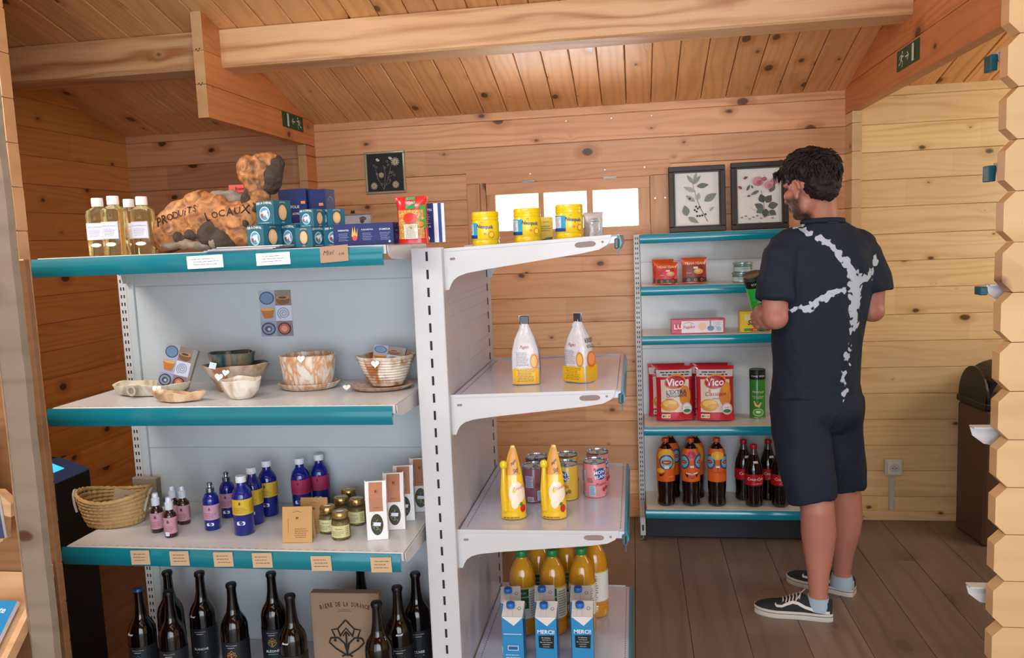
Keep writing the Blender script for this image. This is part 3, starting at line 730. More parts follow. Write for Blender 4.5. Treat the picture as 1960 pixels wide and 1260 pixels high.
# soap boxes with a round window
SB = '1f6076'
def soap_box(name, loc, rz, label, kind=0, s=.0665):
    t = thing(name, label, 'soap box', loc, rz, 'teal soap boxes with horse emblem'); h = s
    ob('carton', MB().box(-s/2, -s/2, 0, s/2, s/2, h, 0, .001), M(SB, .5), t)
    def horse(d):
        d.text('FER A CHEVAL', 0, h*.88, None, 'f2f0e6', w=s*.88, arc=.002, bold=.02)
        d.ell(0, h*.46, s*.30, s*.30, 'bcd6e4'); d.ell(0, h*.46, s*.26, s*.26, '4f97bd')
        d.ell(-.003, h*.48, s*.13, s*.10, 'f2efec', rot=.5); d.ell(.007, h*.56, s*.07, s*.06, 'f2efec'); d.ell(.009, h*.40, s*.06, s*.13, 'f2efec', rot=.3); d.ell(-.009, h*.40, s*.07, s*.09, 'a04a48')
        d.ell(-.012, h*.5, s*.05, s*.05, 'c9b0a8'); d.rect(-s*.4, h*.055, s*.4, h*.12, '2b7f93'); d.text('savon de Marseille', 0, h*.088, .0028, 'e6efe8')
        return d
    def win(d):
        d.ell(0, h*.5, s*.27, s*.36, '0f3c4c'); d.ell(.0, h*.5, s*.235, s*.325, 'c7a074'); d.ell(.001, h*.52, s*.17, s*.25, 'd8b58a')
        d.text('SAVON', 0, h*.90, .0045, 'd8c59a', arc=.0015); d.text('1856', 0, h*.1, .004, 'd8c59a'); return d
    A, B = (horse, win) if kind == 0 else (win, horse)
    A(Decal()).build('front_print', t, plane((0, -s/2, 0), (1, 0, 0), (0, 0, 1)))
    B(Decal()).build('side_print', t, plane((s/2, 0, 0), (0, 1, 0), (0, 0, 1)))
    return t
sb = soap_box('soap_box', (-1.02, 2.125, 1.5), -.42, 'teal soap box at the lower left of the pile, horse emblem to the front')
dup(sb, (-.993, 2.135, 1.567), -.36, 'teal soap box on top of the pile, nearest the driftwood')
dup(sb, (-.940, 2.165, 1.5), -.5, 'teal soap box in the lower row, second from the driftwood, its window turned aside')
s2 = soap_box('soap_box', (-.885, 2.12, 1.5), -.25, 'teal soap box in the lower row facing front with its round window', 1, .055)
dup(s2, (-.842, 2.165, 1.5), -.9, 'teal soap box at the right end of the lower row')
s3 = soap_box('soap_box', (-.880, 2.135, 1.5555), -.35, 'smaller teal soap box in the upper row, to the right', 0, .05)
dup(s3, (-.836, 2.175, 1.5555), -.8, 'teal soap box at the right end of the upper row, half hidden')

NAVY = '1d2c63'
def navy_box(name, loc, rz, w, dp, h, label, texts, stripes=False):
    t = thing(name, label, 'carton', loc, rz)
    ob('carton', MB().box(-w/2, -dp/2, 0, w/2, dp/2, h, 0, .001), M(NAVY, .45), t)
    d = Decal()
    for f in texts: f(d)
    d.build('front_print', t, plane((0, -dp/2, 0), (1, 0, 0), (0, 0, 1)))
    e = Decal(); e.line([(-.012*math.cos(a), h*.8+.012*math.sin(a)) for a in [i*PI/8 for i in range(9)]], .001, 'b9c2dd'); e.rect(-.008, h*.62, .008, h*.66, 'd98a4a'); e.fine(-.012, h*.2, .012, h*.5, 6, '8793bd', 3, .3)
    e.build('side_print', t, plane((w/2, 0, 0), (0, 1, 0), (0, 0, 1)))
    return t
navy_box('biscuit_carton', (-.988, 2.29, 1.5), -.1, .09, .06, .172, 'tall navy carton behind the soap boxes, nearer the driftwood', [lambda d: (d.text('LA FOLIE', 0, .12, .008, 'e8e8f0'), d.text('ASTRE', .01, .1, .006, 'e8e8f0'), d.rect(.028, .128, .042, .136, 'd98a4a'), d.text('DOMAINE', .01, .07, .005, 'e8e8f0'))])
navy_box('biscuit_carton', (-.912, 2.29, 1.5), -.1, .055, .06, .168, 'tall navy carton behind the soap boxes, farther right', [lambda d: (d.text('LISTEE', 0, .1, .006, 'e8e8f0'), d.rect(.006, .12, .02, .128, 'd98a4a'), d.fine(-.02, .05, .02, .09, 4, '8793bd', 2))])
def pf(d):
    for s, x in (('PARFAITES', -.055), ("AUJOURD'HUI", .012), ("D'AMOUR", .062)): d.text(s, x, .041, None, 'dfe3f2', w=.03 if s[0] != 'A' else .033, bold=.01); d.fine(x-.015, .012, x+.015, .034, 5, '97a2cc', len(s), .25)
    d.poly([(-.032, .024), (-.028, .05), (-.025, .03), (-.022, .052), (-.019, .028), (-.014, .046), (-.016, .022)], 'e5b04c'); d.ell(-.023, .02, .007, .007, 'd8454c'); d.ell(.074, .008, .003, .003, 'cfd6ea')
navy_box('biscuit_carton', (-.716, 2.10, 1.5), -.03, .17, .05, .058, 'long low navy carton with a flame motif lying beside the pasta bag', [pf])
# leaning navy booklets behind the pasta
nb = thing('brochure_pack', 'navy and white brochures standing upright behind the red pasta bag', 'brochures', (-.578, 2.19, 1.5), -.05)
for i, (c, dx) in enumerate(((NAVY, 0), ('e9edf5', .012), ('2c4f9a', .02), ('eef1f6', .028))):
    ob('brochure', MB().box(-.05+dx, .004*i, 0, .028+dx, .004*i+.003, .108), M(c, .45), nb)
d = Decal(); d.text('PARFAITES', .005, .09, .006, 'dfe3f2'); d.fine(-.015, .05, .022, .08, 5, '97a2cc', 5, .25); d.text("D'AMOUR", .005, .044, .005, 'dfe3f2'); d.ell(.01, .012, .006, .006, 'dfe3f2'); d.build('print', nb, plane((0, -.0002, 0), (1, 0, 0), (0, 0, 1)))

def pillow(w, h, T, top=.0, nu=16, nv=20, base=0, wr=.0, seed=0, pu=2.2, pv=2.6, fin=.06):
    """filled bag: front at -y; returns mesh builder and the front-surface map"""
    def S(a, b):
        u = max(-1, min(1, a/(w/2))); v = max(-1, min(1, 2*b/h-1))
        vb = v if v > 0 else v*(1-base)
        t = T/2*(max(0, 1-abs(u)**pu))**.6*(max(0, 1-abs(vb)**pv))**.6
        if wr: t += wr*noise.noise(Vector((a*38, b*30, seed)))*(1-abs(u)**3)
        return t
    def X(a, b):
        v = 2*b/h-1; return a*(1-fin*(1-abs(v)**3))
    mb = MB(); vs = []; fs = []
    for sgn in (-1, 1):
        for j in range(nv+1):
            for i in range(nu+1):
                a = -w/2+w*i/nu; b = h*j/nv; t = S(a, b); vs.append((X(a, b), sgn*(t+.0006), b))
    n = (nu+1)*(nv+1)
    for j in range(nv):
        for i in range(nu):
            q = (j*(nu+1)+i, j*(nu+1)+i+1, (j+1)*(nu+1)+i+1, (j+1)*(nu+1)+i); fs.append(q); fs.append(tuple(k+n for k in q[::-1]))
    for j in range(nv):
        a, b = j*(nu+1), (j+1)*(nu+1); fs.append((a, b, b+n, a+n)); a += nu; b += nu; fs.append((b, a, a+n, b+n))
    for i in range(nu):
        fs.append((i+1, i, i+n, i+1+n)); k = nv*(nu+1)+i; fs.append((k, k+1, k+1+n, k+n))
    mb.add(vs, fs, 0, True)
    return mb, (lambda a, b, d: Vector((X(a, b), -S(a, b)-.0018-d*2.6, b)))
# red bag of pasta
pt = thing('pasta_bag', 'red transparent bag of small pasta on the top shelf next to the navy carton', 'pasta bag', (-.585, 2.10, 1.5), .02)
mb, fm = pillow(.086, .124, .045, base=.5, wr=.003, seed=2); ob('bag', mb, M('c9282c', .25, coat=.4), pt)
d = Decal(.3); d.rect(-.036, .012, .036, .088, 'c08a44', n=10)
r = random.Random(5)
for i in range(140):
    x, y = r.uniform(-.034, .034), r.uniform(.014, .086); a = r.uniform(0, 3.1); c, s = math.cos(a)*.0035, math.sin(a)*.0035
    d.L -= (1 if i else 0); d.line([(x-c, y-s), (x+c, y+s)], .0022, r.choice(('dcb069', 'e6c07a', 'a87432', 'd3a050')))
d.rect(-.012, .09, .013, .122, '1f8a48'); d.text('VITALI', 0, .107, .006, 'f2f2f2'); d.rect(.026, .04, .041, .1, '3f9a44'); d.ell(.03, .05, .006, .007, 'e07a2c')
d.ell(0, .066, .02, .014, 'd4382c'); d.rect(-.018, .012, .02, .05, 'ded6c8'); d.fine(-.016, .014, .018, .048, 9, '86796a', 4, .35)
d.build('print', pt, fm)

# ================================================================== pottery shelf
def clay(h1, h2, h3, sc=30, rough=.32, bump=.35):
    k = 'clay'+h1+h2+h3
    if k in MC: return MC[k]
    m = bpy.data.materials.new(k); m.use_nodes = True; nt = m.node_tree; N = nt.nodes; L = nt.links; b = N['Principled BSDF']
    tc = N.new('ShaderNodeTexCoord'); mp = N.new('ShaderNodeMapping'); mp.inputs['Scale'].default_value = (1, 1, .35); L.new(tc.outputs['Object'], mp.inputs[0])
    n = N.new('ShaderNodeTexNoise'); n.inputs['Scale'].default_value = sc; n.inputs['Detail'].default_value = 4; n.inputs['Distortion'].default_value = .6; L.new(mp.outputs[0], n.inputs['Vector'])
    r = N.new('ShaderNodeValToRGB'); L.new(n.outputs['Fac'], r.inputs[0]); e = r.color_ramp.elements
    e[0].position = .38; e[0].color = hx(h1)+(1,); e[1].position = .62; e[1].color = hx(h3)+(1,); x = e.new(.5); x.color = hx(h2)+(1,)
    L.new(r.outputs[0], b.inputs['Base Color']); b.inputs['Roughness'].default_value = rough; b.inputs['Coat Weight'].default_value = .3
    w = N.new('ShaderNodeTexNoise'); w.inputs['Scale'].default_value = 95; L.new(tc.outputs['Object'], w.inputs['Vector'])
    p = N.new('ShaderNodeBump'); p.inputs['Strength'].default_value = bump; p.inputs['Distance'].default_value = .003; L.new(w.outputs['Fac'], p.inputs['Height']); L.new(p.outputs[0], b.inputs['Normal'])
    MC[k] = m; return m
def bowl(par, name, prof_out, th, mat, n=44, sx=1, sy=1, lobes=None, amp=0, seed=0, loc=None, rimwave=0, zoff=0, inner=None):
    """thrown bowl: outer profile (r,z) from foot to rim, wall thickness th"""
    inn = [(max(r-th, .001), max(z, prof_out[0][1]+th)+(.0) ) for r, z in prof_out[::-1]]
    prof = prof_out+[(prof_out[-1][0]-th*.5, prof_out[-1][1]+th*.35)]+inn+[(0.0005, prof_out[0][1]+th)]
    mb = MB(); rings = []; ztop = prof_out[-1][1]
    for r, z in prof:
        ring = []
        for i in range(n):
            a = 2*PI*i/n; k = 1+(lobes(a) if lobes else 0)+amp*noise.noise(Vector((math.cos(a)*1.5+seed, math.sin(a)*1.5, z*30)))
            zz = z+rimwave*noise.noise(Vector((math.cos(a)*1.3+seed*3, math.sin(a)*1.3, 7)))*(z/ztop)**2
            ring.append((r*k*math.cos(a)*sx, r*k*math.sin(a)*sy, zz+zoff))
        rings.append(ring)
    mb.loft(rings)
    if inner:
        N_ = len(prof_out)+1
        for q, f in enumerate(mb.f):
            if q // n >= N_-1: mb.m[q] = 1
    return ob(name, mb, [mat, inner] if inner else mat, par, loc)
def heart(name, loc, label, rot=(0, 0, 0), s=.011, group='white heart price tags'):
    t = thing(name, label, 'tag', loc, 0, group, rot)
    pts = []
    for i in range(28):
        a = 2*PI*i/28; pts.append((s*.98*math.sin(a)**3, s*(.81*math.cos(a)-.31*math.cos(2*a)-.125*math.cos(3*a)-.06*math.cos(4*a))))
    ob('heart', MB().prism(pts, -.0012, .0012, 'xz', 0, False), M('f2f0ea', .5), t)
    Decal().text('8.-', 0, .001, .004, '8a8a90').build('price', t, plane((0, -.0012, 0), (1, 0, 0), (0, 0, 1)))
    return t
C_CREAM = clay('9c9484', 'c2b9a6', 'd8d0be', 26); C_TAN = clay('9a7656', 'c09c78', 'd8bd9a', 22); C_PINK = clay('c9bdb0', 'b98a66', 'd6cabc', 34)
C_RUST = clay('a36a48', 'b9a58e', 'cbbda8', 26); C_TEAL = clay('1d2f33', '3c5a5a', '7a6650', 30, .25); C_DK = clay('202c30', '2c3c40', '44504e', 30, .22); C_WH = clay('b8a78e', 'd3c9b8', 'e4ddd0', 30)
# long oval dish with a ring handle
t = thing('oval_dish', 'long grey-cream oval dish with a ring handle, leftmost on the pottery shelf', 'dish', (-1.443, 2.185, 1.08), .04)
bowl(t, 'dish', [(.035, 0), (.042, .003), (.05, .02), (.053, .034)], .005, C_CREAM, sx=2.3, sy=1.05, amp=.04, rimwave=.008)
rg = MB(); rg.loft([[Vector((-.03+(.0115+.004*math.cos(q))*math.cos(a)*1.0, -.058+.006*math.sin(q), .021+(.0125+.004*math.cos(q))*math.sin(a))) for q in [k*PI/4 for k in range(8)]] for a in [i*2*PI/20 for i in range(20)]], closed=True)
ob('ring_handle', rg, C_CREAM, t)
t = thing('boat_dish', 'small tan boat-shaped dish at the shelf front before the oval dish', 'dish', (-1.288, 2.075, 1.08), .1)
bowl(t, 'dish', [(.02, 0), (.028, .003), (.034, .018), (.036, .026)], .004, C_TAN, sx=2.0, sy=1.0, lobes=lambda a: .10*math.cos(4*a), amp=.05, rimwave=.014)
# leaflet standing in the oval dish
def pot_leaflet(loc, rot, label, w=.09, h=.13):
    t = thing('leaflet', label, 'leaflet', loc, 0, None, rot)
    ob('card', MB().box(-w/2, 0, 0, w/2, .0015, h), M('d5d8e6', .4), t)
    ob('back_fold', MB().prism([(w/2, h), (w/2+.012, h-.002), (w/2+.006, .01), (w/2, 0)], .001, .012, 'xz'), M('8f8a86', .5), t)
    pottery_print(Decal(.35), w, h).build('print', t, plane((0, -.0002, h/2), (1, 0, 0), (0, 0, 1))); return t
pot_leaflet((-1.39, 2.195, 1.096), (-.18, .24, 0), 'glossy six-picture pottery leaflet leaning in the oval dish')
# nested bowls
t = thing('planter_bowl', 'large brown and white textured bowl with flared rim, holding a darker bowl', 'bowl', (-1.205, 2.25, 1.08), .2)
bowl(t, 'bowl', [(.05, 0), (.054, .003), (.066, .03), (.082, .055), (.096, .078)], .006, C_RUST, sx=1.06, sy=.8, amp=.05, seed=2, rimwave=.006, inner=C_DK)
t = thing('planter_bowl', 'dark teal and brown glazed hexagonal bowl nested in the larger bowl', 'bowl', (-1.214, 2.25, 1.093), .1)
bowl(t, 'bowl', [(.03, 0), (.05, .03), (.062, .07), (.069, .1)], .005, C_TEAL, sy=.75, lobes=lambda a: .05*abs(math.cos(3*a)), amp=.04, seed=5, rimwave=.004, inner=C_DK)
ct = thing('price_card', 'small pale blue card leaning on the dark hexagonal bowl', 'tag', (-1.236, 2.168, 1.158), 0, None, (-.2, .25, .1)); ob('card', MB().box(-.01, 0, 0, .01, .001, .018), M('cfe0ee', .5), ct)
t = thing('small_bowl', 'small cream bowl in front of the brown planter bowl', 'bowl', (-1.120, 2.115, 1.08), .1)
bowl(t, 'bowl', [(.03, 0), (.034, .003), (.048, .02), (.056, .04), (.059, .053)], .0045, C_WH, amp=.04, seed=8, rimwave=.006, sy=.85)
heart('heart_tag', (-1.188, 2.158, 1.147), 'upper of two white hearts on the brown planter bowl', (-.3, .1, 0)); heart('heart_tag', (-1.206, 2.150, 1.136), 'lower of two white hearts on the brown planter bowl', (-.3, .1, .1), .0125)
heart('heart_tag', (-1.385, 2.118, 1.108), 'white heart leaning on the rim of the oval dish', (-.35, 0, .1), .0135)
# bowl with drips on a saucer tray
t = thing('oval_tray', 'speckled grey oval tray under the white and orange planter', 'tray', (-.978, 2.262, 1.08), .05)
bowl(t, 'tray', [(.075, 0), (.083, .003), (.09, .012), (.094, .018)], .005, C_PINK, sy=.8, amp=.02, seed=3)
t = thing('planter_bowl', 'white planter bowl with orange drips standing on an oval tray', 'bowl', (-.980, 2.265, 1.0875), 0)
bowl(t, 'bowl', [(.063, 0), (.07, .004), (.077, .03), (.083, .07), (.086, .094)], .006, clay('e0d6c6', 'c58a56', 'd5d0c6', 42), sy=.82, lobes=lambda a: .012*math.cos(5*a), amp=.03, seed=4, rimwave=.004)
heart('heart_tag', (-.968, 2.192, 1.179), 'white heart on the rim of the orange-dripped planter', (-.15, 0, 0), .012)
t = thing('oval_plate', 'pinkish-brown oval plate under the ridged bowl at the right end', 'plate', (-.743, 2.235, 1.08), .1)
bowl(t, 'plate', [(.07, 0), (.08, .002), (.09, .008), (.095, .012)], .004, clay('b59a84', 'a3806a', 'c4ac98', 30), sy=.78, amp=.03, seed=6)
t = thing('ridged_bowl', 'ridged white and rust bowl standing on the oval plate', 'bowl', (-.735, 2.262, 1.0872), 0)
pr = [(.045, 0), (.05, .003)]
for i in range(9): z = .01+i*.0085; r = .054+.032*(i/8)**.9; pr += [(r-.0022, z), (r+.0026, z+.0042)]
pr += [(.09, .089)]
bowl(t, 'bowl', pr, .005, clay('a5693f', 'd0c2b0', 'dfd6c8', 30), sy=.85, amp=.02, seed=7, rimwave=.004)
pot_leaflet((-.738, 2.258, 1.128), (-.2, .14, 0), 'glossy pottery leaflet tucked inside the ridged bowl', .085, .075+.0)
heart('heart_tag', (-.741, 2.182, 1.162), 'white heart hanging on the rim of the ridged bowl', (-.2, 0, .1), .012)
heart('heart_tag', (-.828, 2.175, 1.096), 'white heart lying on the oval plate left of the ridged bowl', (-.9, 0, .3), .011)
# ================================================================== remedies shelf
Z3 = .675
bk_ = thing('basket', 'oval woven straw basket with rope handles at the left end of the remedies shelf', 'basket', (-1.612, 2.195, Z3), .12)
STRAW = M('b3925f', .7, vary=.3, bump=.8, bscale=70)
mb = MB(); n = 72; prev = None
for k in range(8):                # coiled, twisted rows
    z = .006+k*.0122; rx = .082+.028*(k/7)**.8; ry = .062+.016*(k/7)**.8
    rr = []
    for i in range(n):
        a = 2*PI*i/n; tw = .0016*math.sin(i*PI*.9+k*1.3)
        c = Vector((rx*math.cos(a), ry*math.sin(a), z+(.010*(k/7)**3)*math.cos(2*a))); o_ = Vector((math.cos(a), math.sin(a), 0))
        rr.append([c+o_*((.0052+tw)*math.cos(q))+Vector((0, 0, (.0072+tw)*math.sin(q))) for q in [j*PI/3 for j in range(6)]])
    mb.loft(rr, closed=True)
ob('woven_side', mb, STRAW, bk_)
ob('base', MB().lathe([(.0, 0), (.085, 0), (.085, .006), (0, .006)], 32, sy=.75), STRAW, bk_)
ROPE = M('a9a29c', .6, trans=0, vary=.2, bump=.6)
for s in (-1, 1):
    pts = []
    for i in range(15):
        a = PI*i/14; pts.append((s*(.106+.016*math.sin(a)), -.026*math.cos(a), .062+.042*math.sin(a)-.02*(1-math.sin(a))))
    ob('rope_handle', MB().tube(pts, .004, 6), ROPE, bk_)
cdb = thing('kraft_card', 'grey kraft card standing inside the straw basket', 'card', (-1.60, 2.205, Z3+.008), 0, None, (-.28, .12, -.05))
ob('card', MB().box(-.045, 0, 0, .045, .0015, .088), M('a08f7e', .7), cdb)
d = Decal(.8); d.fine(-.02, .045, .02, .06, 2, '6b5a4e', 3); d.ell(0, .07, .006, .003, '7d6a5c'); d.build('print', cdb, plane((0, -.0002, 0), (1, 0, 0), (0, 0, 1)))
t = thing('gift_box', 'dull grey-brown box behind the straw basket', 'box', (-1.60, 2.345, Z3), -.05)
ob('box', MB().box(-.045, -.012, 0, .045, .012, .098, 0, .002), M('8b8070', .75, vary=.12), t)
d = Decal(.8); d.fine(-.02, .03, .02, .05, 2, '5e5447', 9); d.build('print', t, plane((0, -.0125, 0), (1, 0, 0), (0, 0, 1)))

def label_wrap(par, r, z0, z1, span, col, ink, seed, a0=0, name='label', lines=None, rows=6):
    d = Decal(.55); w = span*r; d.rect(-w/2, 0, w/2, z1-z0, col, n=16)
    h = z1-z0; d.fine(-w*.2, h*.1, w*.2, h*.5, max(2, rows-2), ink, seed, .28); d.fine(w*.24, h*.12, w*.46, h*.85, rows, ink, seed+3, .25); d.fine(-w*.46, h*.12, -w*.26, h*.85, rows, ink, seed+7, .25)
    d.ell(0, h*.75, h*.06, h*.1, ink); d.line([(-.004, h*.66), (0, h*.9), (.004, h*.66)], .0006, ink)
    return d.build(name, par, cyl(r, z0, a0))
def price_dot(par, r, z, w=.017, h=.009, a0=0):
    d = Decal(.5); pts = [(-w/2, -h*.3), (-w*.38, -h/2), (w*.38, -h/2), (w/2, -h*.3), (w/2, h*.3), (w*.38, h/2), (-w*.38, h/2), (-w/2, h*.3)]
    d.poly(pts, 'd5dcee'); d.text('9,50', 0, 0, h*.4, '9aa2b6'); return d.build('price_sticker', par, cyl(r, z, a0), base=.0009)
AMB = M('2a1414', .08, coat=.6, vary=0)
def amber(name, loc, rz, label):
    t = thing(name, label, 'spray bottle', loc, rz, 'small amber spray bottles'); r = .0185
    ob('body', MB().lathe([(r*.92, 0), (r, .002), (r, .062), (r*.93, .068), (r*.6, .076), (.0095, .079), (.0095, .083)], 24), AMB, t)
    ob('pump', MB().lathe([(.0115, .081), (.0118, .083), (.0118, .101), (.009, .104), (.0085, .112), (.0075, .117), (0, .118)], 20, 0), M('c9d2e0', .25, coat=.5), t)
    label_wrap(t, r+.0002, .012, .06, 4.6, 'b78797', '5c3544', 5); return t
a1 = amber('amber_spray_bottle', (-1.427, 2.125, Z3), .3, 'pink-labelled amber spray bottle nearest the basket at the front')
a2 = dup(a1, (-1.362, 2.09, Z3), .2, 'foremost pink-labelled amber spray bottle with a price sticker')
price_dot(a2, .019, .012, .012, .012, -.2)
dup(a1, (-1.416, 2.195, Z3), .2, 'pink-labelled amber spray bottle mostly hidden at the back of its group')
dup(a1, (-1.383, 2.195, Z3), .2, 'pink-labelled amber spray bottle at the back right of its group')
BLUE = M('12248f', .06, coat=.8, vary=0, trans=.35, ior=1.3)
BLUED = M('0b1550', .1, coat=.6, vary=0)
def blue_spray(loc, rz, label, first=None):
    t = thing('blue_spray_bottle', label, 'spray bottle', loc, rz, 'blue spray bottles'); r = .0235
    ob('body', MB().lathe([(r*.9, 0), (r, .003), (r, .088), (r*.95, .096), (r*.7, .107), (.0105, .112), (.0105, .117)], 28), BLUE, t)
    ob('contents', MB().lathe([(r*.84, .004), (r*.9, .006), (r*.9, .08), (0, .081)], 20), BLUED, t)
    ob('silver_pump', MB().lathe([(.0125, .114), (.0125, .126), (.006, .128), (.0055, .133), (.008, .134), (.008, .141), (.006, .143), (0, .1432)], 18), M('aebccb', .12, metal=1), t)
    label_wrap(t, r+.0003, .033, .078, 4.2, 'b48a9e', '6a4257', 4); price_dot(t, r+.0003, .02, .02, .009); return t
s1 = blue_spray((-1.267, 2.155, Z3), .25, 'cobalt spray bottle with pink label at the front'); dup(s1, (-1.272, 2.262, Z3), .2, 'cobalt spray bottle with pink label behind the yellow-labelled bottles')
def blue_bottle(name, loc, rz, label, col, ink, grp, ztop=.172, sticker=True, lz=(.062, .108)):
    t = thing(name, label, 'bottle', loc, rz, grp); r = .029; z = ztop-.172
    ob('body', MB().lathe([(r*.92, 0), (r, .003), (r, .108+z), (r*.97, .118+z), (r*.8, .131+z), (r*.5, .142+z), (.0125, .148+z), (.0125, .157+z)], 32), BLUE, t)
    ob('contents', MB().lathe([(r*.86, .004), (r*.92, .006), (r*.92, .05), (0, .0505)], 20), BLUED, t)
    ob('cap', MB().lathe([(.0148, .154+z), (.0152, .156+z), (.0152, .169+z), (.0142, .172+z)], 24), M('d6dde6', .4), t)
    label_wrap(t, r+.0003, lz[0], lz[1], 3.6, col, ink, 8, rows=7)
    if sticker: price_dot(t, r+.0003, .038, .023, .011)
    return t
b = blue_bottle('blue_bottle', (-1.150, 2.125, Z3), .2, 'cobalt bottle with yellow label standing foremost', 'c9a92c', '5b4a1c', 'cobalt bottles with yellow labels')
dup(b, (-1.160, 2.21, Z3), .15, 'cobalt bottle with yellow label, middle of the three'); dup(b, (-1.148, 2.285, Z3), .1, 'cobalt bottle with yellow label, rearmost of the three')
b = blue_bottle('blue_bottle', (-1.052, 2.315, Z3), .1, 'cobalt bottle with magenta label behind the kraft cards', 'a52a58', '5b1230', 'cobalt bottles with red labels')
dup(b, (-1.006, 2.358, Z3), .1, 'cobalt bottle with red label farthest back against the panel')
def kraft(loc, rz, w, h, label, seed, col='b8925f'):
    t = thing('kraft_card', label, 'card', loc, rz, 'folded kraft cards'); 
    ob('card', MB().prism([(-.02, 0), (-.018, 0), (.001, h-.0015), (.018, 0), (.02, 0), (.002, h), (0, h)], -w/2, w/2, 'yz'), M(col, .75, vary=.08), t)
    d = Decal(.8); d.line([(-.012, h*.86), (0, h*.9), (.012, h*.86)], .0008, '6d4c2c'); d.ell(.0, h*.7, .004, .003, '6d4c2c'); d.fine(-.008, h*.12, w*.4, h*.42, 5, '6d4c2c', seed, .2); d.line([(-w*.3, h*.3), (-w*.3, h*.7)], .001, '7d5c38')
    k = math.atan2(.02, h); f = plane((0, -.0203, 0), (1, 0, 0), (0, math.sin(k), math.cos(k))); d.build('print', t, f); return t
kraft((-.959, 2.075, Z3), .1, .085, .098, 'front folded kraft card before the glass jars', 3); kraft((-.940, 2.15, Z3), .05, .08, .1, 'rear folded kraft card, darker, against the jars', 6, 'a37d50')
SPICE = M('8f7f4f', .85, vary=.35, bump=1, bscale=160); GL_ = M('f6f8f2', .02, trans=1, vary=0, ior=1.25)
def jar(loc, rz, label, big=1):
    t = thing('glass_jar', label, 'jar', loc, rz, 'small glass jars of dried herbs'); r = .0265*big
    ob('glass', MB().lathe([(r*.9, 0), (r, .003), (r, .048), (r*.9, .056), (r*.78, .061), (r*.78, .066)], 28), GL_, t)
    ob('herbs', MB().lathe([(r*.86, .0025), (r*.94, .004), (r*.94, .047), (r*.6, .051), (0, .052)], 24), SPICE, t)
    ob('gold_lid', MB().lathe([(r*.84, .062), (r*.86, .063), (r*.86, .074), (r*.78, .078), (0, .0785)], 28), M('b69a5c', .25, metal=.85), t)
    d = Decal(.6); w = r*2.4; d.rect(-w/2, 0, w/2, .034, 'c9c592', n=14); d.text('Herbes', -.002, .025, .005, '3f3c22', shear=.3); d.fine(-w*.4, .004, w*.2, .019, 4, '5a5733', 4, .3); d.fine(w*.25, .004, w*.46, .03, 5, '5a5733', 6, .3); d.build('label', t, cyl(r+.0004, .009))
    d = Decal(.5); d.ell(0, 0, r*.4, r*.25, 'e2e2e0'); d.build('price_sticker', t, lambda a, b, k: Vector((a, b-.004, .0787+k)))
    return t
j = jar((-.843, 2.10, Z3), .2, 'foremost glass jar of dried herbs with gold lid'); dup(j, (-.898, 2.145, Z3), .1, 'glass herb jar directly right of the kraft cards, front row')
dup(j, (-.888, 2.225, Z3), .1, 'glass herb jar in the middle row of the group'); dup(j, (-.890, 2.30, Z3), 0, 'glass herb jar at the back of the group, highest in view'); dup(j, (-.835, 2.215, Z3), 0, 'glass herb jar nearest the white tea bags')
def tea(loc, rz, label, first=False):
    t = thing('tea_bag', label, 'tea bag', loc, rz, 'white block-bottom tea bags'); w, dp, h = .058, .036, .165
    pts = [[(-w/2, -dp/2, 0), (w/2, -dp/2, 0), (w/2, dp/2, 0), (-w/2, dp/2, 0)], [(-w/2, -dp/2, h*.74), (w/2, -dp/2, h*.74), (w/2, dp/2, h*.74), (-w/2, dp/2, h*.74)], [(-w/2*.98, -.002, h), (w/2*.98, -.002, h), (w/2*.98, .002, h), (-w/2*.98, .002, h)]]
    ob('paper_bag', MB().loft(pts, 0, False), M('e2e2e2', .55), t)
    for s in (-1, 1): ob('side_fold', MB().prism([(-dp/2, h*.70), (dp/2, h*.70), (.003, h+.003), (-.003, h+.003)], s*w/2*.97, s*w/2*1.02, 'yz'), M('f0f0f0', .5), t)
    d = Decal(.7); ww = .038
    k = math.atan2(dp/2-.002, h*.26)
    def f(a, b, q):
        if b < h*.74: return Vector((a, -dp/2-q, b))
        return Vector((a, -dp/2+(b-h*.74)*math.tan(k)-q*1.2, b))
    d.rect(-ww/2, h*.5, ww/2, h*.74, 'b0785a'); d.rect(-ww/2, h*.74, ww/2, h*.985, 'b0785a', keep=True); d.text('Tisane', 0, h*.57, .0045, '5b3422', shear=.3); d.ell(0, h*.84, .003, .004, '6d4230'); d.line([(.004, h*.8), (.006, h*.87)], .001, '6d4230')
    d.build('kraft_label', t, f)
    d = Decal(.3); d.ell(0, h*.27, .0175, .031, '353826', n=24); rr = random.Random(3)
    for i in range(26):
        a = rr.uniform(0, 6.3); q = rr.uniform(0, .8); x, y, an = q*.015*math.cos(a), h*.27+q*.027*math.sin(a), rr.uniform(0, 3)
        d.line([(x-.004*math.cos(an), y-.004*math.sin(an)), (x+.004*math.cos(an), y+.004*math.sin(an))], .0018, rr.choice(('7d8256', '565c38', '9a9a72')), keep=i > 0)
    d.build('leaf_window', t, plane((0, -dp/2, 0), (1, 0, 0), (0, 0, 1)))
    d = Decal(.5); d.poly([(-.011, -.004), (.009, -.006), (.011, .004), (-.009, .006)], 'd2dae8'); d.build('price_sticker', t, plane((.001, -dp/2-.006, h*.29), (1, 0, 0), (0, 0, 1)))
    return t
tb = tea((-.735, 2.105, Z3), .22, 'foremost white tea bag with leaf window'); dup(tb, (-.708, 2.185, Z3), .2, 'second white tea bag from the front'); dup(tb, (-.700, 2.26, Z3), .2, 'third white tea bag from the front'); dup(tb, (-.672, 2.34, Z3), .2, 'rearmost white tea bag beside the slotted post')

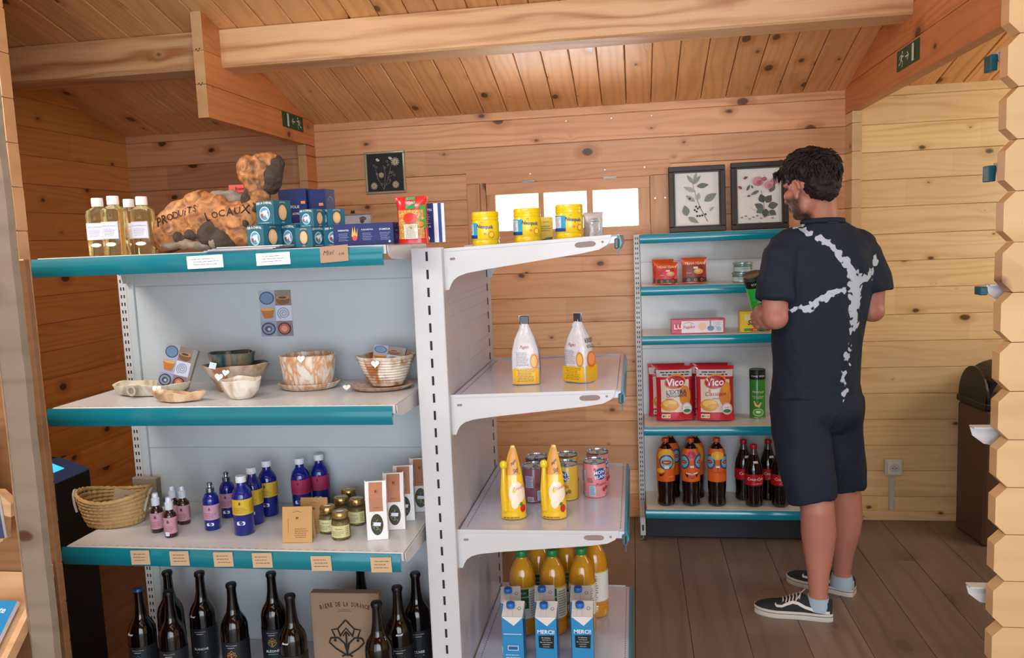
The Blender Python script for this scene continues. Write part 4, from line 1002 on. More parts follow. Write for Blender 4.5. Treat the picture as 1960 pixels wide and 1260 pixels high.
# ================================================================== beers
BEER = M('070404', .05, coat=.35, vary=0); INK = 'cfcfd2'
def hop(d, cx, cy, s, col, w=.0012):
    d.line([(cx, cy+s), (cx-.45*s, cy+.5*s), (cx-.32*s, cy+.05*s)], w, col); d.line([(cx, cy+s), (cx+.45*s, cy+.5*s), (cx+.32*s, cy+.05*s)], w, col)
    d.line([(cx-.42*s, cy+.5*s), (cx-.78*s, cy+.45*s), (cx-.62*s, cy+.05*s)], w, col); d.line([(cx+.42*s, cy+.5*s), (cx+.78*s, cy+.45*s), (cx+.62*s, cy+.05*s)], w, col)
    d.line([(cx-.35*s, cy+.1*s), (cx, cy+.55*s), (cx+.35*s, cy+.1*s)], w, col); d.line([(cx-.18*s, cy+.12*s), (cx, cy+.36*s), (cx+.18*s, cy+.12*s)], w, col)
    for k in (-1, 1):
        d.line([(cx+k*.85*s, cy+.0*s), (cx+k*.95*s, cy-.25*s), (cx+k*.6*s, cy-.6*s), (cx, cy-.98*s)], w, col)
        d.line([(cx+k*.85*s, cy), (cx+k*.45*s, cy+.02*s), (cx+k*.12*s, cy-.3*s), (cx, cy-.85*s)], w, col)
        d.ell(cx+k*.62*s, cy-.13*s, w*.9, w*.9, col, n=8)
    d.line([(cx, cy+.3*s), (cx, cy-.9*s)], w, col); d.line([(cx-.3*s, cy-1.02*s), (cx, cy-.88*s), (cx+.3*s, cy-1.02*s)], w, col)
def beer(loc, rz, label, text=None, hopc='b8924a', back='14191f', sticker=(.0, .182), sub='75c2d0', stick2=None, neck=True):
    t = thing('beer_bottle', label, 'beer bottle', loc, rz, 'large brown beer bottles on the bottom shelf'); r = .0405
    ob('glass', MB().lathe([(r*.9, 0), (r, .004), (r, .150), (r*.97, .163), (r*.86, .178), (r*.66, .192), (r*.50, .203), (r*.45, .215), (.0155, .232), (.0138, .262), (.0138, .278), (.0158, .280), (.0158, .287), (.0142, .289)], 32), BEER, t)
    ob('crown_cap', MB().lathe([(.0165, .284), (.0165, .289), (.0145, .293), (.0, .2938)], 21), M('101216' if sub != 'blue' else '274a78', .35, metal=.4), t)
    d = Decal(.45); w = r*3.6; d.rect(-w/2, .022, w/2, .122, back, n=18); d.text('BIERE DE LA DURANCE', 0, .112, None, INK, w=.034); d.fine(-.012, .103, .012, .107, 1, INK, 3, .4)
    if hopc: hop(d, 0, .083, .014, hopc, .0011)
    if text: d.text(text, 0, .056, None, 'd8d8d8', w=.0052*len(text)+.006, bold=.02); d.rect(-.014, .043, .014, .0455, '3f8f88' if text == 'BLÉONE' else '6f86a8')
    d.build('label', t, cyl(r+.0005))
    q = sticker; sp = Decal(.5); sp.poly([(-.011, -.007), (.007, -.007), (.011, 0), (.011, .007), (-.009, .007)], 'b6bcc8'); sp.build('price_sticker', t, lambda a, b, k: Vector(((r+.001+k-max(0, q[1]-.163+b)*.5)*math.sin(q[0]+a/r), -(r+.001+k-max(0, q[1]-.158+b)*.6)*math.cos(q[0]+a/r), q[1]+b)))
    return t
ZB = .2
spots = [((-1.515, 2.13), 'BLANCHE', '3d78b4', 'leftmost beer bottle with a blue cap, at the front', 'blue'), ((-1.497, 2.255), None, 'b8924a', 'beer bottle directly behind the second from left', ''), ((-1.405, 2.115), 'BRUNE', '3d78b4', 'second beer bottle from the left in the front row', ''),
         ((-1.386, 2.255), 'BLANCHE', None, 'beer bottle whose label shows BLANCHE, rear row', ''), ((-1.239, 2.18), 'AMBREE', 'b8924a', 'beer bottle with a gold emblem standing alone left of centre', ''),
         ((-1.150, 2.265), 'BLÉONE', 'b8924a', 'beer bottle labelled BLEONE behind its neighbour', ''), ((-1.02, 2.115), 'BLONDE', 'b8924a', 'beer bottle at the front immediately left of the kraft beer box', ''),
         ((-.883, 2.335), None, 'b8924a', 'beer bottle hidden behind the kraft beer box, only its neck visible', ''), ((-.747, 2.085), None, None, 'foremost beer bottle right of the kraft box', ''), ((-.718, 2.19), None, None, 'beer bottle second in depth right of the kraft box', ''), ((-.690, 2.29), 'CUVEE', None, 'rearmost beer bottle beside the slotted post', '')]
for i, ((x, y), tx, hc, lb, sub) in enumerate(spots):
    beer((x, y, ZB), .12+.2*random.random(), lb, tx, hc, sticker=(random.uniform(-.5, .3), .165+.012*(i % 3)), sub=sub or 'k')
kb = thing('beer_box', 'kraft cardboard box printed with a beer name and a hop emblem, standing among the bottles', 'box', (-.872, 2.16, ZB), .04)
ob('carton', MB().box(-.105, 0, 0, .105, .03, .280, 0, .002), M('8d7660', .8, vary=.06), kb)
d = Decal(.8)
for i, ch in enumerate('BIÈRE DE LA DURANCE'):
    u = (i-9)/9; 
    if ch != ' ': d.text(ch, u*.073, .247-.010*u*u, .0135 if ch != 'È' else .017, '1d1712', rot=-u*.24, keep=i > 0, bold=.03, w=.0062 if ch != 'I' else .0016)
d.fine(-.022, .222, .022, .232, 2, '6e5a48', 3, .4); hop(d, 0, .142, .056, '1d1712', .0052); d.text('BRASSERIE ARTISANALE', 0, .07, .007, '1d1712'); d.fine(-.05, .03, .05, .055, 3, '3c3026', 4, .3)
d.build('print', kb, plane((0, 0, 0), (1, 0, 0), (0, 0, 1)))

# ================================================================== right run: jars on the top shelf
YEL = 'e6c811'
def cocoa(loc, rz, label):
    t = thing('cocoa_jar', label, 'jar', loc, rz, 'yellow cocoa powder jars'); r = .041
    ob('body', MB().lathe([(r*.93, 0), (r*.97, .003), (r*.97, .012), (r*.93, .016), (r, .021), (r, .068), (r*.95, .073), (r*.95, .076)], 32), M(YEL, .3, coat=.4), t)
    ob('lid', MB().lathe([(r*.96, .075), (r*.98, .076), (r*.98, .083), (r*.95, .084), (r*.97, .085), (r*.97, .096), (r*.92, .099), (0, .0995)], 32), M(YEL, .3, coat=.4), t)
    d = Decal(.35); d.rect(-.058, .022, -.012, .067, '2f9fc4', n=10); d.rect(-.056, .033, -.026, .064, 'cfd6e4', n=6); d.rect(-.058, .022, -.012, .031, '1f3f8e', n=10); d.fine(-.055, .035, -.028, .062, 7, '8d94a8', 4, .4)
    d.text('Nesquik', .012, .054, .014, '1f3a86', shear=.15, rot=-.08, bold=.03); d.text('PUR', .004, .068, .0028, '4a2014'); d.ell(.03, .032, .009, .010, 'c9822e'); d.ell(.03, .032, .006, .007, 'f0d23a'); d.ell(.012, .035, .004, .003, 'd87a3a')
    d.build('label', t, cyl(r+.0005)); return t
c = cocoa((-.432, 2.34, rz1(-.432)+.0022), -.15, 'leftmost yellow cocoa jar on the upper right-hand shelf'); dup(c, (-.310, 2.36, rz1(-.310)+.0022), .05, 'middle yellow cocoa jar on the upper right-hand shelf'); dup(c, (-.186, 2.36, rz1(-.186)+.0022), .1, 'rightmost yellow cocoa jar on the upper right-hand shelf')
t = thing('yellow_carton', 'small yellow carton standing behind the middle cocoa jar', 'carton', (-.27, 2.47, rz1(-.27)), .1)
ob('carton', MB().box(-.025, -.02, 0, .025, .02, .075, 0, .001), M('ddc01a', .4), t)
d = Decal(.4); d.text('Vanille', .004, .06, .005, '6a5a14'); d.fine(-.012, .03, .02, .05, 3, '7a6a1c', 3); d.poly([(-.012, .002), (.022, .002), (.022, .014), (.004, .012), (-.01, .006)], '3a5a22'); d.build('print', t, plane((0, -.02, 0), (1, 0, 0), (0, 0, 1)))
t = thing('foil_pack', 'silver foil pack standing behind the right cocoa jar', 'foil pack', (-.122, 2.47, rz1(-.122)), .1)
mb, fm = pillow(.062, .072, .035, base=.6, wr=.006, seed=9); ob('foil', mb, M('c6c8cc', .3, metal=.25, bump=.8, bscale=90), t)
d = Decal(.3); d.line([(.012, .02), (.02, .012), (.012, .008)], .001, '5a5c66'); d.fine(-.01, .04, .016, .055, 2, '82858e', 3); d.build('print', t, fm)
# bags of rusks
def rusk(loc, rz, label, front=True, seed=1):
    t = thing('rusk_bag', label, 'bread bag', loc, rz, 'clear and yellow rusk bags'); w, dp, h = .084, .06, .205
    prof = [(0, 1, 1), (.01, 1, 1), (.05, 1.02, 1.0), (.10, .98, .98), (.135, .74, .80), (.165, .40, .42), (.178, .26, .12), (.186, .28, .08), (.205, .36, .05)]
    rings = []; N_ = 28
    for z, kx, ky in prof:
        rg = []
        for i in range(N_):
            a = 2*PI*i/N_; c, s = math.cos(a), math.sin(a); k = (abs(c)**4+abs(s)**4)**(-.25)
            rg.append(Vector((w/2*kx*c*k, dp/2*ky*s*k, z))+Vector((c, s, 0))*(.0045*noise.noise(Vector((i*.8, z*50, seed)))))
        rings.append(rg)
    ob('bag', MB().loft(rings), M('cfcbce', .3, coat=.3, vary=.1, bump=.6, bscale=90), t)
    def f(side):
        def g(a, b, q):
            for k in range(len(prof)-1):
                if prof[k][0] <= b <= prof[k+1][0]:
                    u = (b-prof[k][0])/(prof[k+1][0]-prof[k][0]); kx = prof[k][1]*(1-u)+prof[k+1][1]*u; ky = prof[k][2]*(1-u)+prof[k+1][2]*u; break
            if side: 
                return Vector((w/2*kx+.0028+q, a*ky, b))
            x = a*kx; return Vector((x, -dp/2*ky*(1-.2*abs(2*a/w)**4)-.0028-q, b))
        return g
    d = Decal(.25); d.rect(-.038, .002, .038, .048, 'dfab1c', n=8); d.fine(-.028, .008, .03, .046, 8, '6e5212', 4, .3); d.fine(-.03, .055, .012, .098, 9, '8e8a90', 6, .3)
    d.text('Pagen', -.002, .112, .012, 'a52f3c', shear=.35); d.ell(.026, .07, .012, .022, 'c77a34'); d.ell(.026, .07, .009, .017, 'e0a85c'); d.build('front_print', t, f(0))
    d = Decal(.25); d.rect(-.028, .002, .028, .05, 'e0b01c', n=6); d.ell(0, .068, .022, .024, 'd8662e'); d.ell(0, .07, .017, .018, 'e79a5a'); d.text('KRISP', 0, .125, None, '15121a', w=.045, bold=.03); d.text('ROLLS', 0, .108, None, '15121a', w=.036, bold=.03); d.build('side_print', t, f(1))
    ob('clip_seal', MB().box(-.014, -.004, .178, .014, .004, .204, 0, .002), M('3a3742', .3), t); return t
rusk((-.332, 2.37, 1.0665), .1, 'left bag of rusks on the middle right-hand shelf, lettered face turned to the viewer'); rusk((-.172, 2.375, 1.0695), -.55, 'right bag of rusks on the middle right-hand shelf, fruit side turned to the viewer', seed=4)
# sugar pouches with a yellow bulb
def sugar(loc, rz, label):
    t = thing('icing_pouch', label, 'pouch', loc, rz, 'yellow sugar pouches')
    prof = [(0, .036, .022), (.004, .039, .026), (.05, .038, .026), (.09, .035, .022), (.13, .029, .014), (.17, .020, .007), (.2, .013, .003), (.222, .006, .001)]
    rings = [[Vector((rx*math.cos(2*PI*i/28)+.004*(z/.2)**2, ry*math.sin(2*PI*i/28), z)) for i in range(28)] for z, rx, ry in prof]
    ob('pouch', MB().loft(rings), M('e5b91a', .18, coat=.7), t)
    def f(a, b, q):
        for k in range(len(prof)-1):
            if prof[k][0] <= b <= prof[k+1][0]:
                u = (b-prof[k][0])/(prof[k+1][0]-prof[k][0]); rx = prof[k][1]*(1-u)+prof[k+1][1]*u; ry = prof[k][2]*(1-u)+prof[k+1][2]*u; break
        x = max(-.97, min(.97, a/.037))*rx; return Vector((x+.004*(b/.2)**2, -ry*math.sqrt(max(0, 1-(x/rx)**2))-.0006-q, b))
    d = Decal(.25); d.rect(-.03, .135, .03, .215, 'd6902e', n=6); d.ell(.012, .082, .024, .034, 'ecdcc8', rings=4); d.ell(.006, .055, .012, .02, 'f0e0c8'); d.ell(.004, .088, .006, .006, 'dfc23a'); d.text('Poudre', .022, .098, .010, 'c22a2a', shear=.3, rot=.2); d.ell(.028, .034, .007, .012, 'c2242c'); d.ell(.024, .048, .004, .006, '3d8a2c')
    d.text('Béghin', .006, .172, .012, '15181c', rot=.5, shear=.2, bold=.03, w=.03); d.text('Say', .014, .148, .017, '15181c', rot=.4, shear=.2, bold=.03); d.text('Beghin', -.024, .085, .008, '9a6a10', rot=1.3); d.fine(-.03, .004, .025, .012, 1, '7a5a10', 3); d.build('print', t, f)
    ob('yellow_bulb', MB().lathe([(0, .155), (.006, .156), (.0105, .161), (.0118, .168), (.0105, .175), (.006, .180), (0, .181)], 18, cx=-.024, cy=-.016), M('eccb1c', .2, coat=.6), t)
    ob('spout', MB().tube([(-.022, -.014, .03), (-.025, -.020, .09), (-.024, -.017, .157)], [.014, .012, .0065], 12), M('e5b91a', .2, coat=.6), t)
    return t
p = sugar((-.378, 2.31, .6655), .12, 'left yellow sugar pouch at the front of the third right-hand shelf'); dup(p, (-.256, 2.315, .6663), .0, 'right yellow sugar pouch at the front, partly before the cans')
# dessert cans
def can(loc, rz, label, col, ink, txt, accent):
    t = thing('dessert_can', label, 'can', loc, rz, 'dessert cream cans'); r = .037; h = .115
    ob('body', MB().lathe([(r*.94, 0), (r*.98, .0025), (r*.98, .005), (r*.95, .007), (r, .011), (r, h-.008), (r*.96, h-.005)], 36), M(col, .3, coat=.3), t)
    ob('steel_rim', MB().lathe([(r*.97, h-.006), (r*1.0, h-.004), (r*1.0, h), (r*.95, h), (r*.93, h-.004), (r*.88, h-.005), (r*.84, h-.0035), (0, h-.0035)], 36), M('a9bfd2', .18, metal=.9), t)
    ob('pull_tab', MB().lathe([(.007, h-.0025), (.010, h-.001), (.007, h+.0), (.006, h-.001)], 16, cy=-.012, sy=1.3, cap=False).lathe([(.003, h-.003), (.003, h)], 8, cy=-.022), M('c5cdd6', .2, metal=.9), t)
    d = Decal(.35); 
    d.ell(.024, .078, .021, .019, '1d4f9c', rings=4); d.text('MONT', .024, .084, .0115, 'e8ecf4', rot=.12, bold=.03); d.text('BLANC', .026, .070, .0105, 'e8ecf4', rot=.12, bold=.03); d.ell(.004, .094, .004, .004, 'd8426a')
    d.text(txt, .026, .045, .010, accent, shear=.3, rot=.1, bold=.01); d.ell(.034, .026, .006, .007, accent); d.ell(.046, .03, .006, .006, accent); d.rect(-.014, .008, .006, .04, '9fc4dc', n=4); d.fine(-.012, .01, .004, .038, 6, '4a6a90', 5, .4)
    d.rect(-.05, .05, -.026, .088, 'b9b6c8', n=5); d.fine(-.048, .052, -.028, .086, 8, '5a5670', 6, .4); d.rect(-.045, .005, -.026, .02, 'e4e4e4', n=4)
    for i in range(8): d.rect(-.044+i*.0022, .006, -.0428+i*.0022, .019, '222222', keep=i > 0)
    d.fine(-.02, .05, .0, .066, 3, ink, 8); d.build('label', t, cyl(r+.0005)); return t
Z = .6665
can((-.335, 2.475, Z), .75, 'maroon dessert can at the left of the cans, front row', '8c5566', '4a2a38', 'Chocolat', '5a1d2c'); can((-.338, 2.58, Z), .3, 'dark-rimmed dessert can behind the maroon one', '6e3d4e', '3a1d28', 'Chocolat', 'c58aa0')
can((-.232, 2.50, Z), -.95, 'yellow dessert can, front row centre', 'd9b23f', '6a5212', 'Vanille', '7a5a14'); can((-.240, 2.605, Z), .2, 'dessert can behind the yellow one, nearly hidden', 'd9b23f', '6a5212', 'Vanille', '7a5a14')
can((-.143, 2.53, Z), -.05, 'pink dessert can with blue badge, front row right', 'dc8f90', '8a3a44', 'Praline', 'b02a3c'); can((-.138, 2.64, Z), .0, 'dessert can at the back right, behind the pink one', 'd38c86', '8a3a44', 'Praline', 'b02a3c')
# orange juice and milk
JUICE = M('c88a1c', .12, coat=.7, vary=.04)
def juice(loc, rz, label):
    t = thing('juice_bottle', label, 'juice bottle', loc, rz, 'orange juice bottles with green caps'); r = .044
    ob('body', MB().lathe([(r*.85, 0), (r*.97, .004), (r, .012), (r, .04), (r*.96, .045), (r, .05), (r, .175), (r*.98, .19), (r*.86, .215), (r*.62, .238), (r*.38, .252), (.0145, .258), (.0145, .262)], 32), JUICE, t)
    ob('green_cap', MB().lathe([(.0178, .258), (.0182, .260), (.0182, .276), (.0165, .279), (0, .2795)], 24), M('157a3e', .35), t)
    d = Decal(.4); w = r*5.4; d.rect(-w/2, .06, w/2, .165, 'e3e2dc', n=22); d.rect(-w/2, .162, w/2, .167, 'd3b03c', n=22); d.rect(-.03, .095, .012, .162, '1b5a34', n=8); d.text('PUR JUS', -.009, .148, .007, 'e6ecd8'); d.text("D'ORANGE", -.009, .135, .006, 'e6ecd8'); d.ell(-.01, .112, .012, .012, 'd98a24'); d.fine(.016, .065, .05, .155, 11, '6a6f60', 5, .35); d.fine(-.06, .065, -.034, .155, 11, '6a6f60', 7, .35)
    d.build('label', t, cyl(r+.0005)); return t
ZR = .2
q = juice((-.392, 2.52, ZR), .3, 'leftmost orange juice bottle behind the milk cartons, its cap hidden by the shelf'); dup(q, (-.292, 2.53, ZR), .1, 'middle orange juice bottle with green cap in view')
dup(q, (-.197, 2.55, ZR), -.1, 'right orange juice bottle with green cap in view'); dup(q, (-.35, 2.64, ZR), .1, 'rear orange juice bottle between the left and middle ones'); dup(q, (-.255, 2.66, ZR), .1, 'rear orange juice bottle between the middle and right ones'); dup(q, (-.16, 2.66, ZR), -.8, 'rearmost right orange juice bottle, its label side showing')
def milk(loc, rz, label, plain=False):
    t = thing('milk_carton', label, 'milk carton', loc, rz, 'blue and white milk cartons'); w, h = .063, .205; s = w/2
    ob('carton', MB().loft([[(-s, -s, 0), (s, -s, 0), (s, s, 0), (-s, s, 0)], [(-s, -s, h-.02), (s, -s, h-.02), (s, s, h), (-s, s, h)]], 0, False), M('2a83b8', .35, coat=.2), t)
    tn = 0.02/w
    top = lambda a, b, q: Vector((a, b, h-.01+b*tn+q))
    d = Decal(.4); d.rect(-s, -s, s, s, 'd3d0cc'); d.line([(0, -s), (0, s)], .0007, '8a8a8a'); d.line([(-s, .0), (s, .0)], .0007, '9a9a9a'); d.line([(-s*.5, -s), (-s*.5, s)], .0006, 'a5a5a5'); d.ell(.018, .0, .005, .007, '6a6a6a'); d.ell(.018, 0, .0035, .005, 'd3d0cc'); d.build('white_top', t, top)
    ob('blue_cap', MB().lathe([(.0125, h-.006), (.0128, h-.004), (.0128, h+.006), (.0115, h+.008), (0, h+.0082)], 22, cx=-.008, cy=.004), M('1f5fae', .35), t)
    d = Decal(.4); d.poly([(-s, h-.02), (s, h-.02), (s, h-.021), (0.004, h-.048), (-s, h-.021)], 'd8d6d2')
    if not plain:
        d.text('MERCI!', 0, h-.066, None, 'eef2f4', w=.05, bold=.02); d.poly([(-.023, h-.078), (.024, h-.076), (.022, h-.118), (-.022, h-.116)], '14181c')
        for i, s_ in enumerate(('En achetant', 'cette brique de', 'lait, vous soutenez', 'le producteur', 'et bien plus')): d.text(s_, 0, h-.084-.007*i, .0038, 'e8e8e8', keep=i > 0)
        d.text('LAIT', -.008, .03, .018, 'eef2f4', bold=.03); d.rect(.008, .012, .026, .05, 'e8eef2')
    else:
        d.rect(-.027, h-.075, .027, h-.073, 'cfe0ea'); d.rect(-.016, .08, .016, .095, 'cfe0ea'); d.rect(-.014, .082, .014, .093, '1a5f92'); d.fine(-.024, .02, .024, .07, 6, '9cc4dc', 3)
    d.build('front_print', t, plane((0, -s, 0), (1, 0, 0), (0, 0, 1)))
    d = Decal(.4); d.poly([(-s, h-.02), (s, h-.0), (s, h-.004), (0, h-.04), (-s, h-.024)], 'd8d6d2'); d.fine(-.02, .02, .02, .12, 10, '9cc4dc', 3); d.build('side_print', t, plane((s, 0, 0), (0, 1, 0), (0, 0, 1))); return t
m1 = milk((-.385, 2.27, ZR), .02, 'leftmost front milk carton, its plain side panel facing the viewer', True); m2 = milk((-.285, 2.275, ZR), .0, 'front milk carton in the middle, lettered MERCI'); dup(m2, (-.178, 2.285, ZR), .02, 'front milk carton on the right, lettered MERCI')
dup(m2, (-.408, 2.37, ZR), .15, 'rear milk carton on the left'); dup(m1, (-.303, 2.385, ZR), .1, 'rear milk carton in the middle'); dup(m1, (-.190, 2.39, ZR), .0, 'rear milk carton on the right')

# ================================================================== wall display
def snack(loc, rx, rz, label, w, h, cols, seed=1):
    t = thing('snack_packet', label, 'snack packet', loc, 0, 'small orange snack packets', (rx, 0, rz)); mb, fm = pillow(w, h, .03, base=.5, wr=.002, seed=seed); ob('bag', mb, M('d9541c', .3, coat=.4), t)
    d = Decal(.35); hw = w/2*.93; d.rect(-hw, h*.22, hw*.98, h*.72, cols, n=8); d.rect(-hw, .004, hw, h*.22, '1c1514', n=8); d.text('YEAH YEAH', 0, h*.77, None, 'f3d8b8', w=w*.8, bold=.02); d.ell(hw*.35, h*.45, w*.19, h*.11, 'dd9a55'); d.ell(hw*.3, h*.47, w*.1, h*.06, 'efc07a'); d.rect(-hw*.1, h*.55, hw*.3, h*.63, 'e8d8c8'); d.text('Snack', -hw*.5, h*.4, h*.06, 'f0c8a0', shear=.3)
    for i in range(3): d.ell((-.3+i*.32)*w*.8, h*.12, w*.055, h*.06, 'd0602c', n=12); d.ell((-.3+i*.32)*w*.8, h*.12, w*.03, h*.03, '1c1514', n=10)
    d.build('print', t, fm); return t
snack((.135, 3.955, 1.255), -.12, .02, 'rear one of the pair of red snack packets at the left', .105, .118, 'b5262c'); snack((.150, 3.908, 1.255), -.12, .05, 'front one of the pair of red snack packets at the left', .108, .105, 'c4242c', 2)
snack((.282, 3.945, 1.255), -.1, .06, 'larger brown and orange snack packet standing alone on the upper shelf', .122, .122, '8a2a16', 3)
def tin(loc, label):
    t = thing('fish_tin', label, 'tin', loc, .1, 'stacked tins on the upper shelf'); ob('body', MB().lathe([(.040, 0), (.043, .003), (.043, .036), (.047, .041), (.047, .046), (.044, .047), (.043, .044), (0, .044)], 32), M('a8bcc0', .25, metal=.5), t)
    d = Decal(.35); d.rect(-.065, .006, .065, .034, 'b8ccd2', n=16); d.rect(-.065, .026, .065, .034, '5a7f74', n=16); d.text('THON', -.01, .018, .01, '3a5a7a'); d.ell(.03, .018, .012, .007, '6d95a8'); d.build('label', t, cyl(.0435)); return t
a = tin((.50, 3.925, 1.255), 'lower of two stacked metal tins beside the shopper'); dup(a, (.505, 3.925, 1.3025), .3, 'upper of two stacked metal tins beside the shopper')
t = thing('biscuit_box', 'long pink and white biscuit box on the second shelf of the wall display', 'box', (.29, 3.90, 1.02), .04)
ob('carton', MB().box(-.125, -.03, 0, .125, .03, .068, 0, .001), M('c2405c', .4, coat=.2), t)
d = Decal(.4); d.rect(-.078, .004, .116, .06, 'e6d6e0'); d.rect(-.108, .016, -.080, .05, 'c2304a'); d.text('LU', -.094, .034, .024, 'f4f0f0', bold=.03); d.text('Pepito', -.042, .03, .02, 'c22a52', shear=.15, rot=.08, bold=.02)
d.line([(-.034, .0435), (-.030, .047)], .0018, 'c22a52'); d.line([(-.07+.05*i/6, .046+.008*math.sin(i*PI/6)) for i in range(7)], .0015, '8a6a7a'); d.ell(.018, .034, .018, .018, 'e4c490'); d.ell(.058, .024, .016, .012, '64849c'); d.rect(.054, .03, .059, .06, '64849c'); d.ell(.09, .045, .014, .01, 'b8cfe0'); d.ell(.095, .02, .012, .01, '9ac4d8'); d.line([(.075, .035), (.085, .028), (.1, .03)], .002, '64849c')
d.build('print', t, plane((0, -.03, 0), (1, 0, 0), (0, 0, 1)))
t = thing('biscuit_box', 'yellow biscuit box half hidden by the elbow of the shopper', 'box', (.555, 3.91, 1.02), .02)
ob('carton', MB().box(-.072, -.03, 0, .072, .03, .098, 0, .001), M('d8b722', .4, coat=.2), t)
d = Decal(.4); d.rect(-.066, .004, .066, .09, 'e3c528'); d.rect(-.05, .055, .01, .084, 'd9cf9a'); d.text('Savane', .008, .046, None, '1a1614', w=.085, shear=.2, bold=.04); d.rect(-.052, .006, -.022, .018, '4a8a4a'); d.rect(-.022, .004, .066, .018, 'c23a28'); d.text('CHOCOLAT', .02, .011, .008, 'f2e0c8', bold=.02); d.build('print', t, plane((0, -.03, 0), (1, 0, 0), (0, 0, 1)))
def chips(loc, rx, rz, label, kind, seed):
    t = thing('crisp_bag', label, 'crisp bag', loc, 0, 'red and white crisp bags', (rx, 0, rz)); w, h = .185, .265; mb, fm = pillow(w, h, .07 if loc[1] < 4 else .035, base=.35, wr=.0012, seed=seed); ob('bag', mb, M('c41f33', .28, coat=.5), t)
    d = Decal(.3); d.rect(-.09, h-.052, .09, h-.018, 'cfc9c8', n=12); d.fine(-.075, h-.048, .08, h-.024, 2, '3a3436', seed, .5)
    d.rect(-.072, .04, .072, .2, 'e5d2c4' if kind else 'e8d2c0', n=14); d.ell(-.03, .075, .045, .03, 'd99a3a', rings=5, n=26); d.ell(.05, .12, .03, .05, 'd98a34', rings=5, n=26); d.ell(-.028, .082, .036, .018, 'efc465', rings=4); d.ell(-.012, .07, .03, .012, 'e3a94a', rings=4)
    if kind == 1: d.ell(.055, .16, .02, .03, 'e39a3c', rings=4)
    d.ell(0, .19, .055, .036, 'dd8a30', rings=5, n=28, rot=.2); d.ell(0, .187, .05, .031, 'b3182c', rings=5, n=28, rot=.1); d.text('Vico', 0, .187, .036, 'f6f2f0', shear=.12, rot=.05, bold=.035)
    if kind == 0:
        d.text("L'EXTRA", .006, .140, .021, '23406e', rot=.03, bold=.03); d.text('CRAQUANTE', .006, .120, None, '23406e', w=.105, rot=.02, bold=.03); d.text('nature', -.03, .106, .008, 'b82a3a')
    else:
        d.text('la', -.028, .148, .013, 'b82a3a', shear=.3); d.text('Classique', .002, .128, None, 'b82a3a', w=.105, shear=.3, rot=.03, bold=.01); d.text('nature', .004, .108, .008, '3a3436')
    d.ell(.057, .058, .027, .029, 'e8e6e4', rings=3); d.ring(.057, .058, .024, .026, .0015, '2f4c7c'); d.text('Vicaflor', .057, .064, .006, '2f4c7c'); d.ell(.057, .047, .018, .009, '4f7c44'); d.rect(-.07, .012, -.028, .032, 'dfe2dc', n=4)
    for i, c_ in enumerate(('2f7c44', '8aba44', 'e8c53a', 'd8823a')): d.rect(-.066+i*.009, .016, -.058+i*.009, .026, c_, keep=i > 0)
    d.build('print', t, fm); return t
chips((.145, 4.058, .58), -.06, .06, 'rear left crisp bag, only its edge and top showing', 0, 2); chips((.355, 4.058, .58), -.06, -.02, 'rear right crisp bag, its top edge showing above the front one', 1, 3)
chips((.180, 3.955, .58), -.10, .08, "front left crisp bag lettered L'EXTRA CRAQUANTE", 0, 4); chips((.372, 3.948, .58), -.10, -.04, 'front right crisp bag lettered la Classique', 1, 5)
def crisp_tube(loc, rot, label, held=False):
    t = thing('crisp_can', label, 'crisp can', loc, 0, None, rot); r = .0378; h = .235
    ob('tube', MB().lathe([(r*.98, 0), (r, .002), (r, h-.004), (r*.97, h-.002)], 36), M('2f8a2c' if not held else '2fb544', .3, coat=.5), t)
    ob('steel_base', MB().lathe([(r*.99, -.003), (r*1.02, -.002), (r*1.02, .004), (r*.99, .004)], 36), M('a9adad', .25, metal=.9), t)
    ob('lid', MB().lathe([(r*1.03, h-.012), (r*1.03, h), (r*.98, h+.002), (r*.9, h+.0015), (0, h+.001)], 36), M('3a3d40', .2, coat=.5) if held else M('1b2a22', .3), t)
    d = Decal(.3); 
    d.rect(-.09, h-.045, .09, h-.013, '16231c', n=30); d.text('& WIN', .012, h-.028, .011, 'dfe5df', bold=.02); d.text('SCAN', -.02, h-.028, .008, 'dfe5df', bold=.02)
    d.text('PRINGLES', 0, h*.55, None, 'c0392f', w=.058, bold=.05); d.text('PRINGLES', 0, h*.55, None, 'f0f0f0', w=.054, bold=.0); d.text('SOUR CREAM', 0, h*.455, .0065, 'e8efe0'); d.text('& ONION', 0, h*.42, .0065, 'e8efe0')
    d.poly([(-.022, h*.36), (.016, h*.33), (.006, h*.22), (-.014, h*.25)], 'dfa63a'); d.ell(.0, h*.12, .026, .02, '8fcf7c', rings=3); d.ell(.0, h*.12, .020, .014, '4fa047', rings=3); d.ell(0, h*.13, .012, .006, 'dff0d2'); d.fine(.038, .02, .058, h*.5, 12, 'cfe6c4', 3)
    d.build('print', t, cyl(r+.0005)); return t
crisp_tube((.582, 4.015, .583), (0, 0, -.05), 'tall green crisp can standing beside the red crisp bags')
